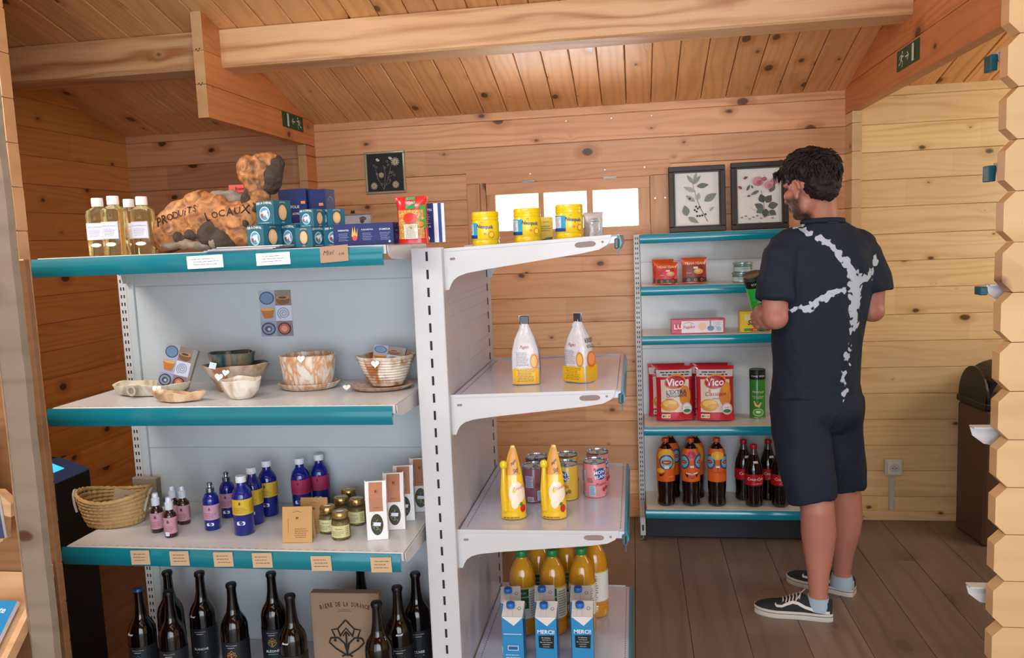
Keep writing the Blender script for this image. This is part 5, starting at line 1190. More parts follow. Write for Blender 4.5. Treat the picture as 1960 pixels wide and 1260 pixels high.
def tea_soda(loc, rz, label, face):
    t = thing('iced_tea_bottle', label, 'soda bottle', loc, rz, 'orange-sleeved iced tea bottles'); r = .044
    pr = [(r*.75, 0), (r*.97, .006), (r, .02), (r*.9, .045), (r*.97, .075), (r, .10), (r, .13), (r*1.0, .235), (r*.93, .26), (r*.7, .285), (r*.42, .303), (.0135, .31), (.0135, .322)]
    ob('bottle', MB().lathe(pr, 32), M('1a0e08', .07, coat=.8, vary=0), t)
    ob('orange_cap', MB().lathe([(.0165, .314), (.017, .316), (.017, .330), (.0155, .333), (0, .3335)], 22), M('d4531f', .35), t)
    def cr(z):
        for k in range(len(pr)-1):
            if pr[k][1] <= z <= pr[k+1][1]: u = (z-pr[k][1])/(pr[k+1][1]-pr[k][1]); return pr[k][0]*(1-u)+pr[k+1][0]*u
        return r
    f = lambda a, b, q: Vector(((cr(b)+.0006+q)*math.sin(a/r), -(cr(b)+.0006+q)*math.cos(a/r), b))
    d = Decal(.35); d.rect(-.136, .125, .136, .285, 'd9601e', n=40)
    if face == 0:
        d.ell(0, .255, .05, .03, 'd9a52c', rings=5, n=28); d.ell(.03, .23, .03, .04, 'd99a2c', rings=4); d.ell(0, .222, .037, .037, '20517e', rings=5, n=28); d.ell(0, .222, .030, .030, '7fb6cc', rings=4, n=28); d.ell(0, .222, .026, .013, 'c9a03c', rings=3); d.ell(0, .222, .023, .0105, '9c2c3c', rings=3); d.text('Lipton', 0, .222, .010, 'f2e6c8', bold=.03)
        d.rect(-.011, .19, .011, .205, 'd8dade', n=3); d.poly([(-.04, .16), (-.01, .168), (-.02, .155), (-.034, .15)], '3a1712'); d.text('peche', .02, .15, .01, 'f0c07a', shear=.3); d.ell(-.03, .18, .02, .012, 'e9b13c', rings=3)
    else:
        for s in (-1, 1): d.ell(s*.040, .222, .03, .036, '20517e', rings=5, n=26); d.ell(s*.040, .222, .023, .028, '6aa6c4', rings=4, n=26); d.ell(s*.040, .222, .019, .011, 'c9a03c', rings=3); d.ell(s*.040, .222, .017, .009, '8c2c4c', rings=3); d.text('Lipton', s*.040, .222, .007, 'f2e6c8')
        if face == 1:
            d.poly([(-.036, .172), (-.02, .166), (0, .168), (.02, .166), (.036, .174), (.024, .15), (0, .142), (-.024, .148)], '34131c'); d.poly([(-.03, .170), (0, .167), (.03, .172), (.022, .163), (0, .16), (-.022, .162)], 'e8dfd2'); d.ell(0, .15, .012, .005, 'b04c6a'); d.ell(0, .26, .02, .016, 'a8345c', rings=3)
        else:
            d.ell(0, .195, .007, .005, '3a1c12'); d.line([(0, .19), (0, .178), (-.008, .171), (-.016, .174)], .0016, '3a1c12'); d.line([(0, .178), (.008, .171), (.016, .174)], .0016, '3a1c12')
            for s in (-1, 1):
                for k in range(3): d.line([(s*.02, .18-k*.006), (s*.045, .186-k*.011)], .001, '3a1c12')
            d.ell(.0, .255, .03, .02, 'd9a52c', rings=3)
        d.rect(-.008, .196, .008, .206, 'd8dade', n=2)
    d.build('sleeve', t, f); return t
ZW = .172
tea_soda((.128, 3.90, ZW), .06, 'leftmost iced tea bottle, its sleeve with one large badge', 0); tea_soda((.248, 3.90, ZW), .06, 'second iced tea bottle, its sleeve with a laughing mouth', 1); tea_soda((.372, 3.90, ZW), .0, 'third iced tea bottle, its sleeve with a cat-like muzzle', 2)
tea_soda((.158, 4.01, ZW), -.3, 'iced tea bottle standing behind the leftmost one', 1); tea_soda((.278, 4.01, ZW), -.3, 'iced tea bottle standing behind the second one', 0)
def cola(loc, rz, label):
    t = thing('cola_bottle', label, 'soda bottle', loc, rz, 'cola bottles with red caps'); r = .0425
    ob('bottle', MB().lathe([(r*.7, 0), (r*.95, .006), (r, .02), (r*.93, .05), (r*.97, .085), (r, .105), (r, .165), (r*.97, .185), (r*.86, .205), (r*.62, .235), (r*.46, .255)], 32), M('0c0504', .06, coat=.8, vary=0), t)
    ob('clear_neck', MB().lathe([(r*.46, .255), (r*.40, .268), (.0138, .278), (.0138, .288)], 24), M('4a4444', .1, coat=.8, vary=0), t)
    ob('red_cap', MB().lathe([(.0165, .281), (.017, .283), (.017, .298), (.0155, .301), (0, .3015)], 22), M('b3141f', .35), t)
    d = Decal(.35); d.rect(-.12, .108, .12, .163, 'b3141f', n=34); d.text('Coca-Cola', 0, .141, None, 'f2ecec', w=.082, shear=.35, bold=.01); d.line([(-.032, .132), (-.01, .127), (.018, .131), (.034, .128)], .0016, 'f2ecec'); d.text('GOUT ORIGINAL', .006, .118, .0045, 'f2d8d8'); d.build('label', t, cyl(r+.0005))
    d = Decal(.5); d.rect(-.011, -.005, .011, .005, 'cfd4dc'); d.build('price_sticker', t, lambda a, b, q: Vector(((.0345-b*.45+q)*math.sin(a/.035), -(.0345-b*.45+q)*math.cos(a/.035)-.0012, .222+b))); return t
c = cola((.545, 3.895, ZW), .12, 'front cola bottle left of the leg of the shopper, red label in full view'); dup(c, (.510, 3.99, ZW), .35, 'rear cola bottle left of the leg of the shopper'); dup(c, (.668, 3.895, ZW), .2, 'front cola bottle half hidden by the shorts of the shopper'); dup(c, (.628, 3.99, ZW), .3, 'rear cola bottle half hidden by the shorts of the shopper')

# ================================================================== pictures on the wall and on the display
def frame(name, label, loc, w, h, rot, fc, art, fw=.018, dp=.016, mat='e6e6e2', inner=None, group=None):
    t = thing(name, label, 'picture', loc, 0, group, rot)
    mb = MB()
    for a, b, c, d_ in ((0, 0, w, fw), (0, h-fw, w, h), (0, fw, fw, h-fw), (w-fw, fw, w, h-fw)): mb.box(a-w/2, -dp, b, c-w/2, 0, d_, 0, .003)
    ob('frame', mb, M(fc, .35, coat=.2, vary=.12), t)
    if inner:
        mb = MB(); g = .006
        for a, b, c, d_ in ((fw, fw, w-fw, fw+g), (fw, h-fw-g, w-fw, h-fw), (fw, fw+g, fw+g, h-fw-g), (w-fw-g, fw+g, w-fw, h-fw-g)): mb.box(a-w/2, -dp*.7, b, c-w/2, -.002, d_)
        ob('inner_moulding', mb, M(inner, .4), t)
    ob('sheet', MB().box(-w/2+fw*.8, -.004, fw*.8, w/2-fw*.8, -.001, h-fw*.8), M(mat, .5), t)
    d = Decal(.6); art(d, w, h); d.build('drawing', t, plane((0, -.004, 0), (1, 0, 0), (0, 0, 1))); return t
def leaf(d, x, y, l, a, wd, c, c2=None):
    ux, uy = math.cos(a), math.sin(a); up_, dn = [], []
    for i in range(7):
        s = i/6; q = math.sin(PI*s**.85)*wd/2; up_.append((x+ux*l*s-uy*q, y+uy*l*s+ux*q)); dn.append((x+ux*l*s+uy*q, y+uy*l*s-ux*q))
    d.poly(up_+dn[::-1][1:-1], c); d.line([(x, y), (x+ux*l*.95, y+uy*l*.95)], .0009, c2 or '4a504a', )
def art1(d, w, h):
    d.line([(.05, .05), (.02, .11), (.0, .16), (-.015, .22), (-.02, .25)], [.003, .003, .0025, .002, .0015], '4c4a42')
    for x, y, l, a, wd, c in ((-.015, .24, .055, 2.2, .02, '9aa29a'), (-.015, .25, .05, 1.2, .016, 'a2aaa2'), (-.02, .235, .06, .8, .022, '959d94'), (0, .225, .06, .1, .026, '6e7870'), (-.005, .20, .065, 2.75, .024, 'b0b6ae'), (.035, .15, .07, .55, .036, '828c84'), (-.01, .15, .055, 2.5, .024, 'a8aea6'), (0, .155, .04, 1.3, .026, 'aeb3ab'), (-.05, .08, .055, 4.6-3.14+.3, .036, '7d877e'), (-.045, .075, .06, -.55, .026, '939b92'), (.06, .1, .03, .8, .014, 'b4b4ae')): leaf(d, x, y, l, a, wd, c)
    for x, y in ((-.005, .125), (.003, .115), (-.012, .108), (.012, .122), (-.003, .10), (.0, .078), (.012, .078), (.024, .08), (.04, .085), (-.035, .165)): d.ell(x, y, .0052, .0052, '34383c', n=10)
def art2(d, w, h):
    d.line([(.03, .06), (.02, .13), (.01, .19)], .0025, '4c5048')
    for x, y, l, a, wd, c in ((.02, .10, .05, 2.6, .032, '5c6a62'), (.02, .13, .045, 1.9, .036, '4a5850'), (.03, .13, .045, .9, .036, '525f58'), (.04, .11, .05, .2, .036, '5c6a62'), (.02, .1, .04, 3.6, .03, '6a766e'), (.03, .10, .045, 4.6, .034, '4f5c54'), (.045, .09, .04, -.6, .03, '5a675f'), (.0, .19, .045, 3.6, .016, '6f776f'), (.03, .2, .05, .8, .03, '5a645c'), (.05, .18, .05, 1.1, .03, '626c64')): leaf(d, x, y, l, a, wd, c, '2f3832')
    for x, y, r, c in ((-.005, .235, .026, 'c58a96'), (-.012, .24, .018, 'd6a0aa'), (.0, .23, .012, 'b0687a'), (.045, .215, .021, 'cf98a2'), (.05, .21, .012, 'b87484'), (.025, .245, .012, 'ad6472'), (.075, .235, .018, 'bf8490')): d.ell(x, y, r, r*.9, c)
    for i in range(9): a = i*.7; d.line([(-.005+.022*math.cos(a), .235+.02*math.sin(a)), (-.005+.008*math.cos(a+.8), .235+.008*math.sin(a+.8))], .0012, 'a8606e', keep=i > 0)
    for x, y, a in ((-.075, .25, .4), (-.082, .2, 2.4)): leaf(d, x, y, .024, a, .014, 'a04458')
    leaf(d, -.06, .19, .035, 1.1, .012, '5a6468'); leaf(d, -.03, .20, .02, 2, .008, '5a6468'); leaf(d, -.06, .165, .02, 0, .01, '6a7478')
    for i in range(9): d.ell(-.085+i*.018, .06+.008*math.sin(i*2.1), .007, .0035, ('8a7f80', '7c8088', 'a08a86')[i % 3], n=10)
    d.line([(-.05, .11), (-.02, .09)], .001, '6a6a6a'); d.text('Rosa', 0, .035, .005, '7a7a7a', shear=.3)
tx = -.09
frame('framed_print', 'dark-framed botanical print of a leafy berry branch standing on the wall display', (.312, 4.105, 1.5005), .275, .325, (tx*-1*-1, 0, 0), '2c2320', art1, .026, .018, 'dfe2e0', '4a403c', 'dark-framed botanical prints')
frame('framed_print', 'dark-framed botanical print of pink roses, half behind the head of the shopper', (.611, 4.105, 1.5005), .272, .33, (tx*-1*-1, 0, 0), '2c2320', art2, .026, .018, 'dfe2e0', '4a403c', 'dark-framed botanical prints')
def daisy(d, x, y, r, c='cdc8b4'):
    for i in range(12):
        a = i*PI/6+.2; d.line([(x+r*.25*math.cos(a), y+r*.25*math.sin(a)), (x+r*math.cos(a), y+r*math.sin(a))], r*.24, c, keep=i > 0)
    d.ell(x, y, r*.3, r*.3, 'b9a45c', n=10)
def art3(d, w, h):
    d.rect(-w/2+.012, .012, w/2-.012, h-.012, '1e2126')
    for pts in ([(-.012, .022), (-.045, .085), (-.052, .13)], [(-.012, .022), (.01, .07), (.02, .1), (.035, .15), (.036, .19)], [(0, .045), (.03, .062)], [(.012, .08), (.04, .098)], [(-.012, .022), (0, .1), (-.008, .15)], [(-.04, .075), (-.045, .11)]): d.line(pts, .0014, 'a9a596')
    daisy(d, .058, .165, .022); daisy(d, -.022, .098, .015); daisy(d, -.065, .042, .019); daisy(d, .055, .045, .019)
    for x, y in ((-.038, .178), (.032, .184)): d.ell(x, y, .011, .007, 'dad6c6', rot=-.5)
    for x, y in ((-.06, .15), (-.048, .14), (.0, .135), (-.045, .105), (.03, .108), (.04, .11), (.05, .096), (.025, .07), (-.02, .05), (.02, .15), (.015, .168)): d.ring(x, y, .005, .005, .0018, 'a7a292', 10)
frame('pressed_flower_frame', 'small grey-framed pressed daisies on black, hung on the back wall', (-1.305, YB, 1.772), .222, .222, (0, 0, 0), 'a6a08c', art3, .012, .012, '1e2126')
def art4(d, w, h): d.ell(.055, .17, .02, .012, '7d7a80'); d.ell(.05, .155, .012, .01, '5a5a62'); d.line([(-.05, .12), (0, .14), (.06, .12)], .002, '9a9aa8')
t = frame('small_white_picture', 'pale picture in a thin wooden frame on the back wall behind the navy carton', (-1.50, YB, 1.475), .218, .198, (0, 0, 0), 'b3a48c', art4, .008, .012, 'dfe4ee')
ob('clip', MB().box(-.011, -.006, .20, .011, 0, .212, 0, .001).lathe([(.004, .212), (.004, .216)], 8, cx=-.006).lathe([(.004, .212), (.004, .216)], 8, cx=.006), M('3a2c22', .5), t)

# exit signs
def exit_sign(label, loc, rz, flip):
    t = thing('exit_sign', label, 'exit sign', loc, rz)
    w, h = .245, .076; ob('plate', MB().box(-w/2, -.004, -h/2, w/2, 0, h/2, 0, .001), M('0d4f34', .45), t)
    d = Decal(.4); s = -1 if flip else 1; W_ = 'dfe9e0'
    P = lambda pts: [(s*x, y) for x, y in pts]
    d.ell(s*-.055, .023, .006, .006, W_, n=12); d.line(P([(-.058, .014), (-.068, -.004)]), .012, W_); d.line(P([(-.068, -.002), (-.052, -.012), (-.06, -.03)]), .006, W_); d.line(P([(-.069, -.004), (-.082, -.016), (-.096, -.018)]), .006, W_); d.line(P([(-.057, .013), (-.042, .004), (-.034, .010)]), .0045, W_); d.line(P([(-.06, .014), (-.076, .012), (-.084, .0)]), .0045, W_)
    d.line(P([(-.018, 0), (.016, 0)]), .006, W_); d.line(P([(.004, .014), (.02, 0), (.004, -.014)]), .006, W_); pts = P([(.055, -.031), (.078, -.031), (.078, .031), (.055, .031)]); d.poly(pts if s > 0 else pts[::-1], W_)
    d.build('pictogram', t, plane((0, -.004, 0), (1, 0, 0), (0, 0, 1))); return t
exit_sign('green exit sign with arrow to the left on the left log header', (-1.69, 3.925, 2.135), PI/2, True)
exit_sign('green exit sign with arrow to the right on the right log header', (1.03, 3.285, 2.125), -PI/2, False)

# power socket with its trunking
t = thing('power_socket', 'white wall socket with vertical cable trunking near the floor at the right', 'socket', (1.268, YB, .28))
ob('plate', MB().box(-.042, -.03, -.042, .042, 0, .042, 0, .004), M('d5d9cf', .4), t); ob('cover', MB().box(-.032, -.035, -.034, .032, -.03, .034, 0, .002), M('dde0d8', .35), t)
rg = MB().lathe([(.023, 0), (.023, .0025), (.0215, .003), (0, .003)], 24); rg.v = [(v[0], -.035-v[2], v[1]) for v in rg.v]; rg.f = [f[::-1] for f in rg.f]; ob('well', rg, M('c9ccc4', .4), t)
d = Decal(.5); d.ell(-.008, 0, .0028, .0028, '2a2a2a'); d.ell(.008, 0, .0028, .0028, '2a2a2a'); d.ell(0, .008, .0028, .0028, '8a8070'); d.ell(0, -.004, .002, .002, '2a2a2a'); d.build('pin_holes', t, plane((0, -.0383, 0), (1, 0, 0), (0, 0, 1)))
ob('cable_trunking', MB().box(-.016, -.012, -.232, .010, 0, -.042, 0, .002), M('c3c9bd', .45), t)

# bin with a domed swing lid
t = thing('waste_bin', 'dark brown waste bin with black domed swing lid behind the zigzag log ends', 'bin', (1.715, 3.99, 0), .1)
ob('body', MB().box(-.17, -.13, 0, .17, .13, .64, 0, .012), M('5d4536', .5, vary=.05), t)
ob('collar', MB().box(-.175, -.135, .64, .175, .135, .672, 0, .006), M('1a1a1c', .4), t)
dm = [(-.12, .672)]+[(.12*-math.cos(a), .672+.155*math.sin(a)) for a in [i*PI/16 for i in range(1, 16)]]+[(.12, .672)]
for q in (-.16, .16): ob('lid_end', MB().prism([(x*1.1, z) for x, z in dm], q-.005, q+.005, 'yz'), M('17181a', .4), t)
dd = MB(); dd.prism([(.17*-math.cos(a), .672+.165*math.sin(a)) for a in [i*PI/20 for i in range(21)]]+[(-.15*-math.cos(a)*-1, .672+.145*math.sin(a)) for a in [i*PI/20 for i in range(20, -1, -1)]], -.12, .12, 'xz'); ob('swing_flap', dd, M('141517', .45), t)
# shelving brackets that stick out from behind the log ends
bu = thing('shelf_rack', 'white shelf brackets with teal clips jutting from behind the zigzag log ends', 'shelving', (1.25, 2.6, 0))
o_ = Vector((-1.25, -2.6, 0))
ob('upright', MB().box(1.30, 2.262, 0, 1.33, 2.32, 1.95, 0, .002), WHITE, bu, loc=o_)
for i, (z, xl) in enumerate(((1.925, .925), (1.645, .928), (1.33, .915), (.947, .884), (.50, .884))):
    pts = [(xl, z), (xl+.006, z-.022), (xl+.035, z-.045), (1.30, z-.13), (1.33, z-.13), (1.33, z), (xl+.02, z+.002)]
    ob('bracket', MB().prism(pts, 2.276, 2.280, 'xz').prism([(xl+.004, z-.001), (1.33, z-.001), (1.33, z+.003), (xl+.004, z+.003)], 2.262, 2.294, 'xz'), WHITE, bu, loc=o_)
    if i < 3: ob('rail_clip', MB().box(xl-.016, 2.27, z-.045 if i < 2 else z-.026, xl+.002, 2.31, z-.004, 0, .002), M('0f5260', .35), bu, loc=o_)

# kiosk
t = thing('kiosk', 'black floor-standing kiosk with a glowing blue slanted screen beside the left log wall', 'kiosk', (-2.2, 2.42, 0))
ob('cabinet', MB().prism([(.22, 0), (.22, .73), (.10, .775), (-.16, .80), (-.16, 0)], -.2, .155, 'xz'), M('0e1015', .6, vary=.02), t)
k = math.atan2(.045, .12)
ob('top_panel', MB().box(-.125, -.198, 0, .003, .153, .004), M('2b67a8', .3, coat=.4), t, loc=(.219, 0, .7305), rot=(0, k, 0))
tp = [c for c in t.children if c.name.startswith('top_panel')][0]; ob('screen', MB().box(-.124, -.16, .004, -.052, .09, .0055), M('3fc4f0', .3, emit=1.2), tp)
ob('upper_screen', MB().box(-.15, -.16, 0, .12, .115, .004), M('3fc4f0', .3, emit=1.2), t, loc=(-.02, 0, .7905), rot=(0, .095, 0))
# rustic magazine rack at the left edge
t = thing('magazine_rack', 'rustic grey-wood magazine rack with bark-edged post at the left edge', 'rack', (-1.55, 1.7, 0)); ro = Vector((1.55, -1.7, 0))
pp = MB(); rings = []; bk2 = MB(); rb = []
for i in range(30):
    z = 1.96*i/29; a = .004*noise.noise(Vector((0, 0, z*4))); b = .0035*noise.noise(Vector((5, 0, z*7))); c = .007*noise.noise(Vector((9, 0, z*5)))
    rings.append([(-1.497+a, 1.68, z), (-1.436+b, 1.68, z), (-1.434+b, 1.70, z), (-1.497+a, 1.705, z)])
    rb.append([(-1.511+c, 1.690, z), (-1.4975+a, 1.678, z), (-1.4975+a, 1.704, z), (-1.514+c*1.3, 1.706, z)])
pp.loft(rings, 0, False); ob('post', pp, RUSTIC, t, loc=ro)
ob('bark_edge', bk2.loft(rb, 0, False), M('a08a70', .8, vary=.3, bump=.8, bscale=50), t, loc=ro)
RAW = wood('raw_board', 'd2ad84', 'b4885c', rough=.6, tint=.1)
ob('upper_board', MB().prism([(-2.25, .95), (-1.585, .925), (-1.552, .895), (-1.556, .86), (-1.575, .865), (-1.585, .80), (-1.60, .79), (-1.62, .81), (-2.25, .76)], 1.725, 1.75, 'xz'), RAW, t, loc=ro)
ob('tray', MB().prism([(1.50, .412), (1.50, .40), (1.795, .674), (1.795, .686)], -2.25, -1.53, 'yz'), RAW, t, loc=ro)
ob('tray_rail', MB().prism([(1.48, .385), (1.795, .676), (1.795, .71), (1.48, .425)], -1.529, -1.512, 'yz'), RAW, t, loc=ro)
ob('back_board', MB().box(-2.3, 1.80, .0, -1.505, 1.82, 1.5, 0, .003), PINE_D, t, loc=ro)
mg = thing('magazine', 'glossy blue magazine lying on the sloping tray of the rustic rack', 'magazine', (-1.648, 1.655, .577), 0, None, (.75, 0, 0))
ob('pages', MB().box(-.13, -.12, 0, .095, .09, .012), M('d8dce2', .5), mg)
d = Decal(.25); d.rect(-.13, -.12, .095, .09, '1c84bd'); d.text('aponte', .045, .062, .018, 'dff0f8', shear=.25, bold=.03); d.ell(.02, -.01, .07, .05, '69b8dc', rot=.4); d.ell(.01, .0, .04, .028, '2a5f96', rot=.4); d.ell(.05, .0, .02, .012, 'b9a98a', rot=-.6); d.line([(-.1, -.09), (.09, -.03)], .02, '2f9fd4'); d.build('cover', mg, lambda a, b, k: Vector((a, b, .012+k)))
mg = thing('magazine', 'magazine with a red and grey cover standing in the upper pocket of the rack', 'magazine', (-1.665, 1.705, .80), 0, None, (-.06, -.12, .05))
ob('pages', MB().box(-.1, 0, 0, .1, .008, .26), M('c4ccd6', .5), mg)
d = Decal(.25); d.rect(-.1, 0, .1, .26, '3a4a66'); d.rect(-.1, .12, .1, .25, '9a3a4a'); d.line([(-.08, .05), (.09, .2)], .012, 'c9d0da'); d.line([(-.06, .03), (.095, .13)], .008, '2a3446'); d.build('cover', mg, plane((0, 0, 0), (1, 0, 0), (0, 0, 1)))
# everything on a shelf is set down on it: the lowest point of each thing touches the board
bpy.context.view_layer.update()
def lowest(o):
    m = 9
    for c in [o]+list(o.children_recursive):
        if c.type == 'MESH': m = min([m]+[(c.matrix_world @ Vector(q)).z for q in c.bound_box])
    return m
for o in [x for x in bpy.data.objects if x.parent is None and 'category' in x and x['category'] not in ('shelving', 'tag', 'rack', 'magazine', 'leaflet', 'picture', 'exit sign', 'socket', 'kiosk', 'bin')]:
    z = o.location.z
    for s in (1.5, 1.08, .675, .2, 1.255, 1.02, .58, .172, 1.0665, .6655):
        if abs(z-s) < .0045: o.location.z += max(-.001, s+.0009-lowest(o)) if s not in (1.0665, .6655) else .0012; break
# ================================================================== the shopper
man = thing('person', 'person in navy tie-dye T-shirt and shorts standing with back turned, holding a crisp can', 'person', (.70, 3.22, 0))
MO = Vector((.70, 3.22, 0))
def V(*a): return Vector(a)-MO
def ell(mb, c, r, F=(1, 0, 0), U=(0, 0, 1), n=20, mat=0):
    F = Vector(F).normalized(); U = Vector(U); U = (U-F*U.dot(F)).normalized(); Lf = U.cross(F); rings = []
    for k in range(1, n//2+3):
        ph = PI*k/(n//2+3)
        rings.append([Vector(c)+F*(r[0]*math.sin(ph)*math.cos(2*PI*i/n))+Lf*(r[1]*math.sin(ph)*math.sin(2*PI*i/n))-U*(r[2]*math.cos(ph)) for i in range(n)])
    mb.loft(rings, mat)
TH = math.radians(20); TD = Vector((-math.sin(TH), math.cos(TH), 0))       # the way the chest faces
def tt(pts, rs, ref=TD, n=24): return dict(pts=[V(*p) for p in pts], r=rs, n=n, ref=ref)
HA = math.radians(41); HF = Vector((-math.sin(HA), math.cos(HA), -.22)).normalized(); HL = Vector((-math.cos(HA), -math.sin(HA), 0)); HU = HF.cross(HL)
HC = V(.648, 3.155, 1.655)
if HU.z < 0: HU = -HU
def Hd(f, l, u): return HC+HF*f+HL*l+HU*u
SKIN = bpy.data.materials.new('skin'); SKIN.use_nodes = True
nt = SKIN.node_tree; b = nt.nodes['Principled BSDF']; at = nt.nodes.new('ShaderNodeAttribute'); at.attribute_name = 'beard'
mx = nt.nodes.new('ShaderNodeMix'); mx.data_type = 'RGBA'; mx.inputs[6].default_value = hx('bd7c68')+(1,); mx.inputs[7].default_value = hx('3a2a24')+(1,)
nz = nt.nodes.new('ShaderNodeTexNoise'); nz.inputs['Scale'].default_value = 260; tcn = nt.nodes.new('ShaderNodeTexCoord'); nt.links.new(tcn.outputs['Object'], nz.inputs['Vector'])
mu = nt.nodes.new('ShaderNodeMath'); mu.operation = 'MULTIPLY'; mu.use_clamp = True; ad = nt.nodes.new('ShaderNodeMath'); ad.operation = 'ADD'; ad.inputs[1].default_value = .35; nt.links.new(nz.outputs['Fac'], ad.inputs[0]); ad.inputs[1].default_value = .45
nt.links.new(at.outputs['Fac'], mu.inputs[0]); nt.links.new(ad.outputs[0], mu.inputs[1]); nt.links.new(mu.outputs[0], mx.inputs[0])
n2 = nt.nodes.new('ShaderNodeTexNoise'); n2.inputs['Scale'].default_value = 9; nt.links.new(tcn.outputs['Object'], n2.inputs['Vector'])
hs = nt.nodes.new('ShaderNodeHueSaturation'); mr = nt.nodes.new('ShaderNodeMapRange'); mr.inputs['To Min'].default_value = .85; mr.inputs['To Max'].default_value = 1.12; nt.links.new(n2.outputs['Fac'], mr.inputs['Value']); nt.links.new(mr.outputs[0], hs.inputs['Value'])
nt.links.new(mx.outputs[2], hs.inputs['Color']); nt.links.new(hs.outputs[0], b.inputs['Base Color']); b.inputs['Roughness'].default_value = .5; b.inputs['Subsurface Weight'].default_value = .0
mb = MB()
def T(d): mb.tube(d['pts'], d['r'], d['n'], 0, d['ref'])
# trunk and neck
T(tt([(.69, 3.23, .84), (.69, 3.23, .92), (.695, 3.22, 1.05), (.70, 3.215, 1.28), (.705, 3.21, 1.40), (.705, 3.205, 1.475)], [(.12, .09), (.135, .10), (.135, .10), (.17, .118), (.15, .085), (.08, .055)]))
T(tt([(.705, 3.205, 1.44), (.70, 3.19, 1.54), (.685, 3.17, 1.62)], [(.075, .068), (.06, .062), (.058, .062)], n=18))
ell(mb, V(.63, 3.175, 1.435), (.07, .045, .036)); ell(mb, V(.78, 3.235, 1.43), (.07, .045, .036))
# head
ell(mb, Hd(-.018, 0, .025), (.094, .074, .088), HF, HU); ell(mb, Hd(.03, 0, -.04), (.062, .058, .07), HF, HU); ell(mb, Hd(.058, 0, -.093), (.032, .032, .024), HF, HU)
ell(mb, Hd(.03, .035, -.075), (.04, .022, .03), HF, HU); ell(mb, Hd(.03, -.035, -.075), (.04, .022, .03), HF, HU)
ell(mb, Hd(.072, 0, .022), (.02, .05, .013), HF, HU); ell(mb, Hd(.058, .038, -.022), (.028, .024, .024), HF, HU); ell(mb, Hd(.058, -.038, -.022), (.028, .024, .024), HF, HU)
mb.tube([Hd(.083, 0, .012), Hd(.098, 0, -.012), Hd(.108, 0, -.032), Hd(.092, 0, -.043)], [.009, .0105, .0135, .012], 12)
ell(mb, Hd(.086, 0, -.062), (.014, .024, .009), HF, HU); ell(mb, Hd(.084, 0, -.074), (.013, .02, .008), HF, HU)
for s in (-1, 1):       # ears: a cupped shell with rim and lobe
    pts = [Hd(-.004+.017*math.cos(a), s*(.080+.006*math.sin(a/2)), -.012+.030*math.sin(a)) for a in [PI*(-.45+i*1.55/12) for i in range(13)]]
    mb.tube(pts, .0062, 8); ell(mb, Hd(-.003, s*.076, -.012), (.014, .008, .026), HF, HU); ell(mb, Hd(.004, s*.078, -.042), (.010, .007, .010), HF, HU)
# arms
ARM_L = [(.565, 3.155, 1.41), (.515, 3.10, 1.30), (.512, 3.08, 1.175), (.497, 3.17, 1.165), (.486, 3.265, 1.178)]
T(tt(ARM_L, [.045, .050, .047, .045, .030], ref=(1, 0, 0), n=20)); ell(mb, V(.512, 3.078, 1.172), (.048, .045, .045)); ell(mb, V(.50, 3.14, 1.165), (.05, .05, .046))
ARM_R = [(.850, 3.26, 1.40), (.902, 3.25, 1.30), (.90, 3.235, 1.175), (.83, 3.33, 1.16), (.745, 3.415, 1.175)]
T(tt(ARM_R, [.044, .049, .045, .042, .029], ref=(1, 0, 0), n=20)); ell(mb, V(.898, 3.238, 1.172), (.046, .046, .043))
# the can he holds: base point and axis
CAX = Vector((-.26, -.30, .90)).normalized(); CTOP = Vector((.457, 3.27, 1.325)); CB = CTOP-CAX*.235
def hand(wrist, B, ax, rad, inward, flip, heights):
    """palm on the side `inward` points away from; four fingers wrap round the axis, thumb the other way"""
    ax = ax.normalized(); inw = (inward-ax*inward.dot(ax)).normalized(); sd = ax.cross(inw)*flip
    def on(a, h, r): return B-MO+ax*h+(-inw*math.cos(a)+sd*math.sin(a))*r
    hm = sum(heights)/4
    ell(mb, on(.05, hm, rad+.013), (.042, .016, .040), ax.cross(inw), ax); mb.tube([wrist, on(-.35, hm-.012, rad+.016), on(.0, hm, rad+.014)], [.027, .024, .022], 14)
    for i, h in enumerate(heights):
        ln = (1.9, 2.2, 2.1, 1.75)[i]; rr = (.0088, .0092, .0088, .0078)[i]
        mb.tube([on(.35+ln*k/5, h+.004*math.sin(k), rad+rr*.75+(.003 if k in (1, 3) else 0)) for k in range(6)], [rr*1.12, rr*1.08, rr, rr, rr*.92, rr*.75], 10)
    h = heights[-1]+.022
    mb.tube([on(-.25, hm+.006, rad+.014), on(-.75, h-.008, rad+.012), on(-1.25, h+.006, rad+.010), on(-1.65, h+.012, rad+.0095)], [.014, .0125, .0108, .0085], 10)
hand(V(.486, 3.265, 1.178), CB, CAX, .0385, Vector((-.6, .8, 0)), 1, (.022, .042, .062, .081))
hand(V(.745, 3.415, 1.175), Vector((.655, 3.455, 1.12)), Vector((-.2, -.2, .95)), .02, Vector((-1, .2, 0)), -1, (.022, .042, .061, .079))
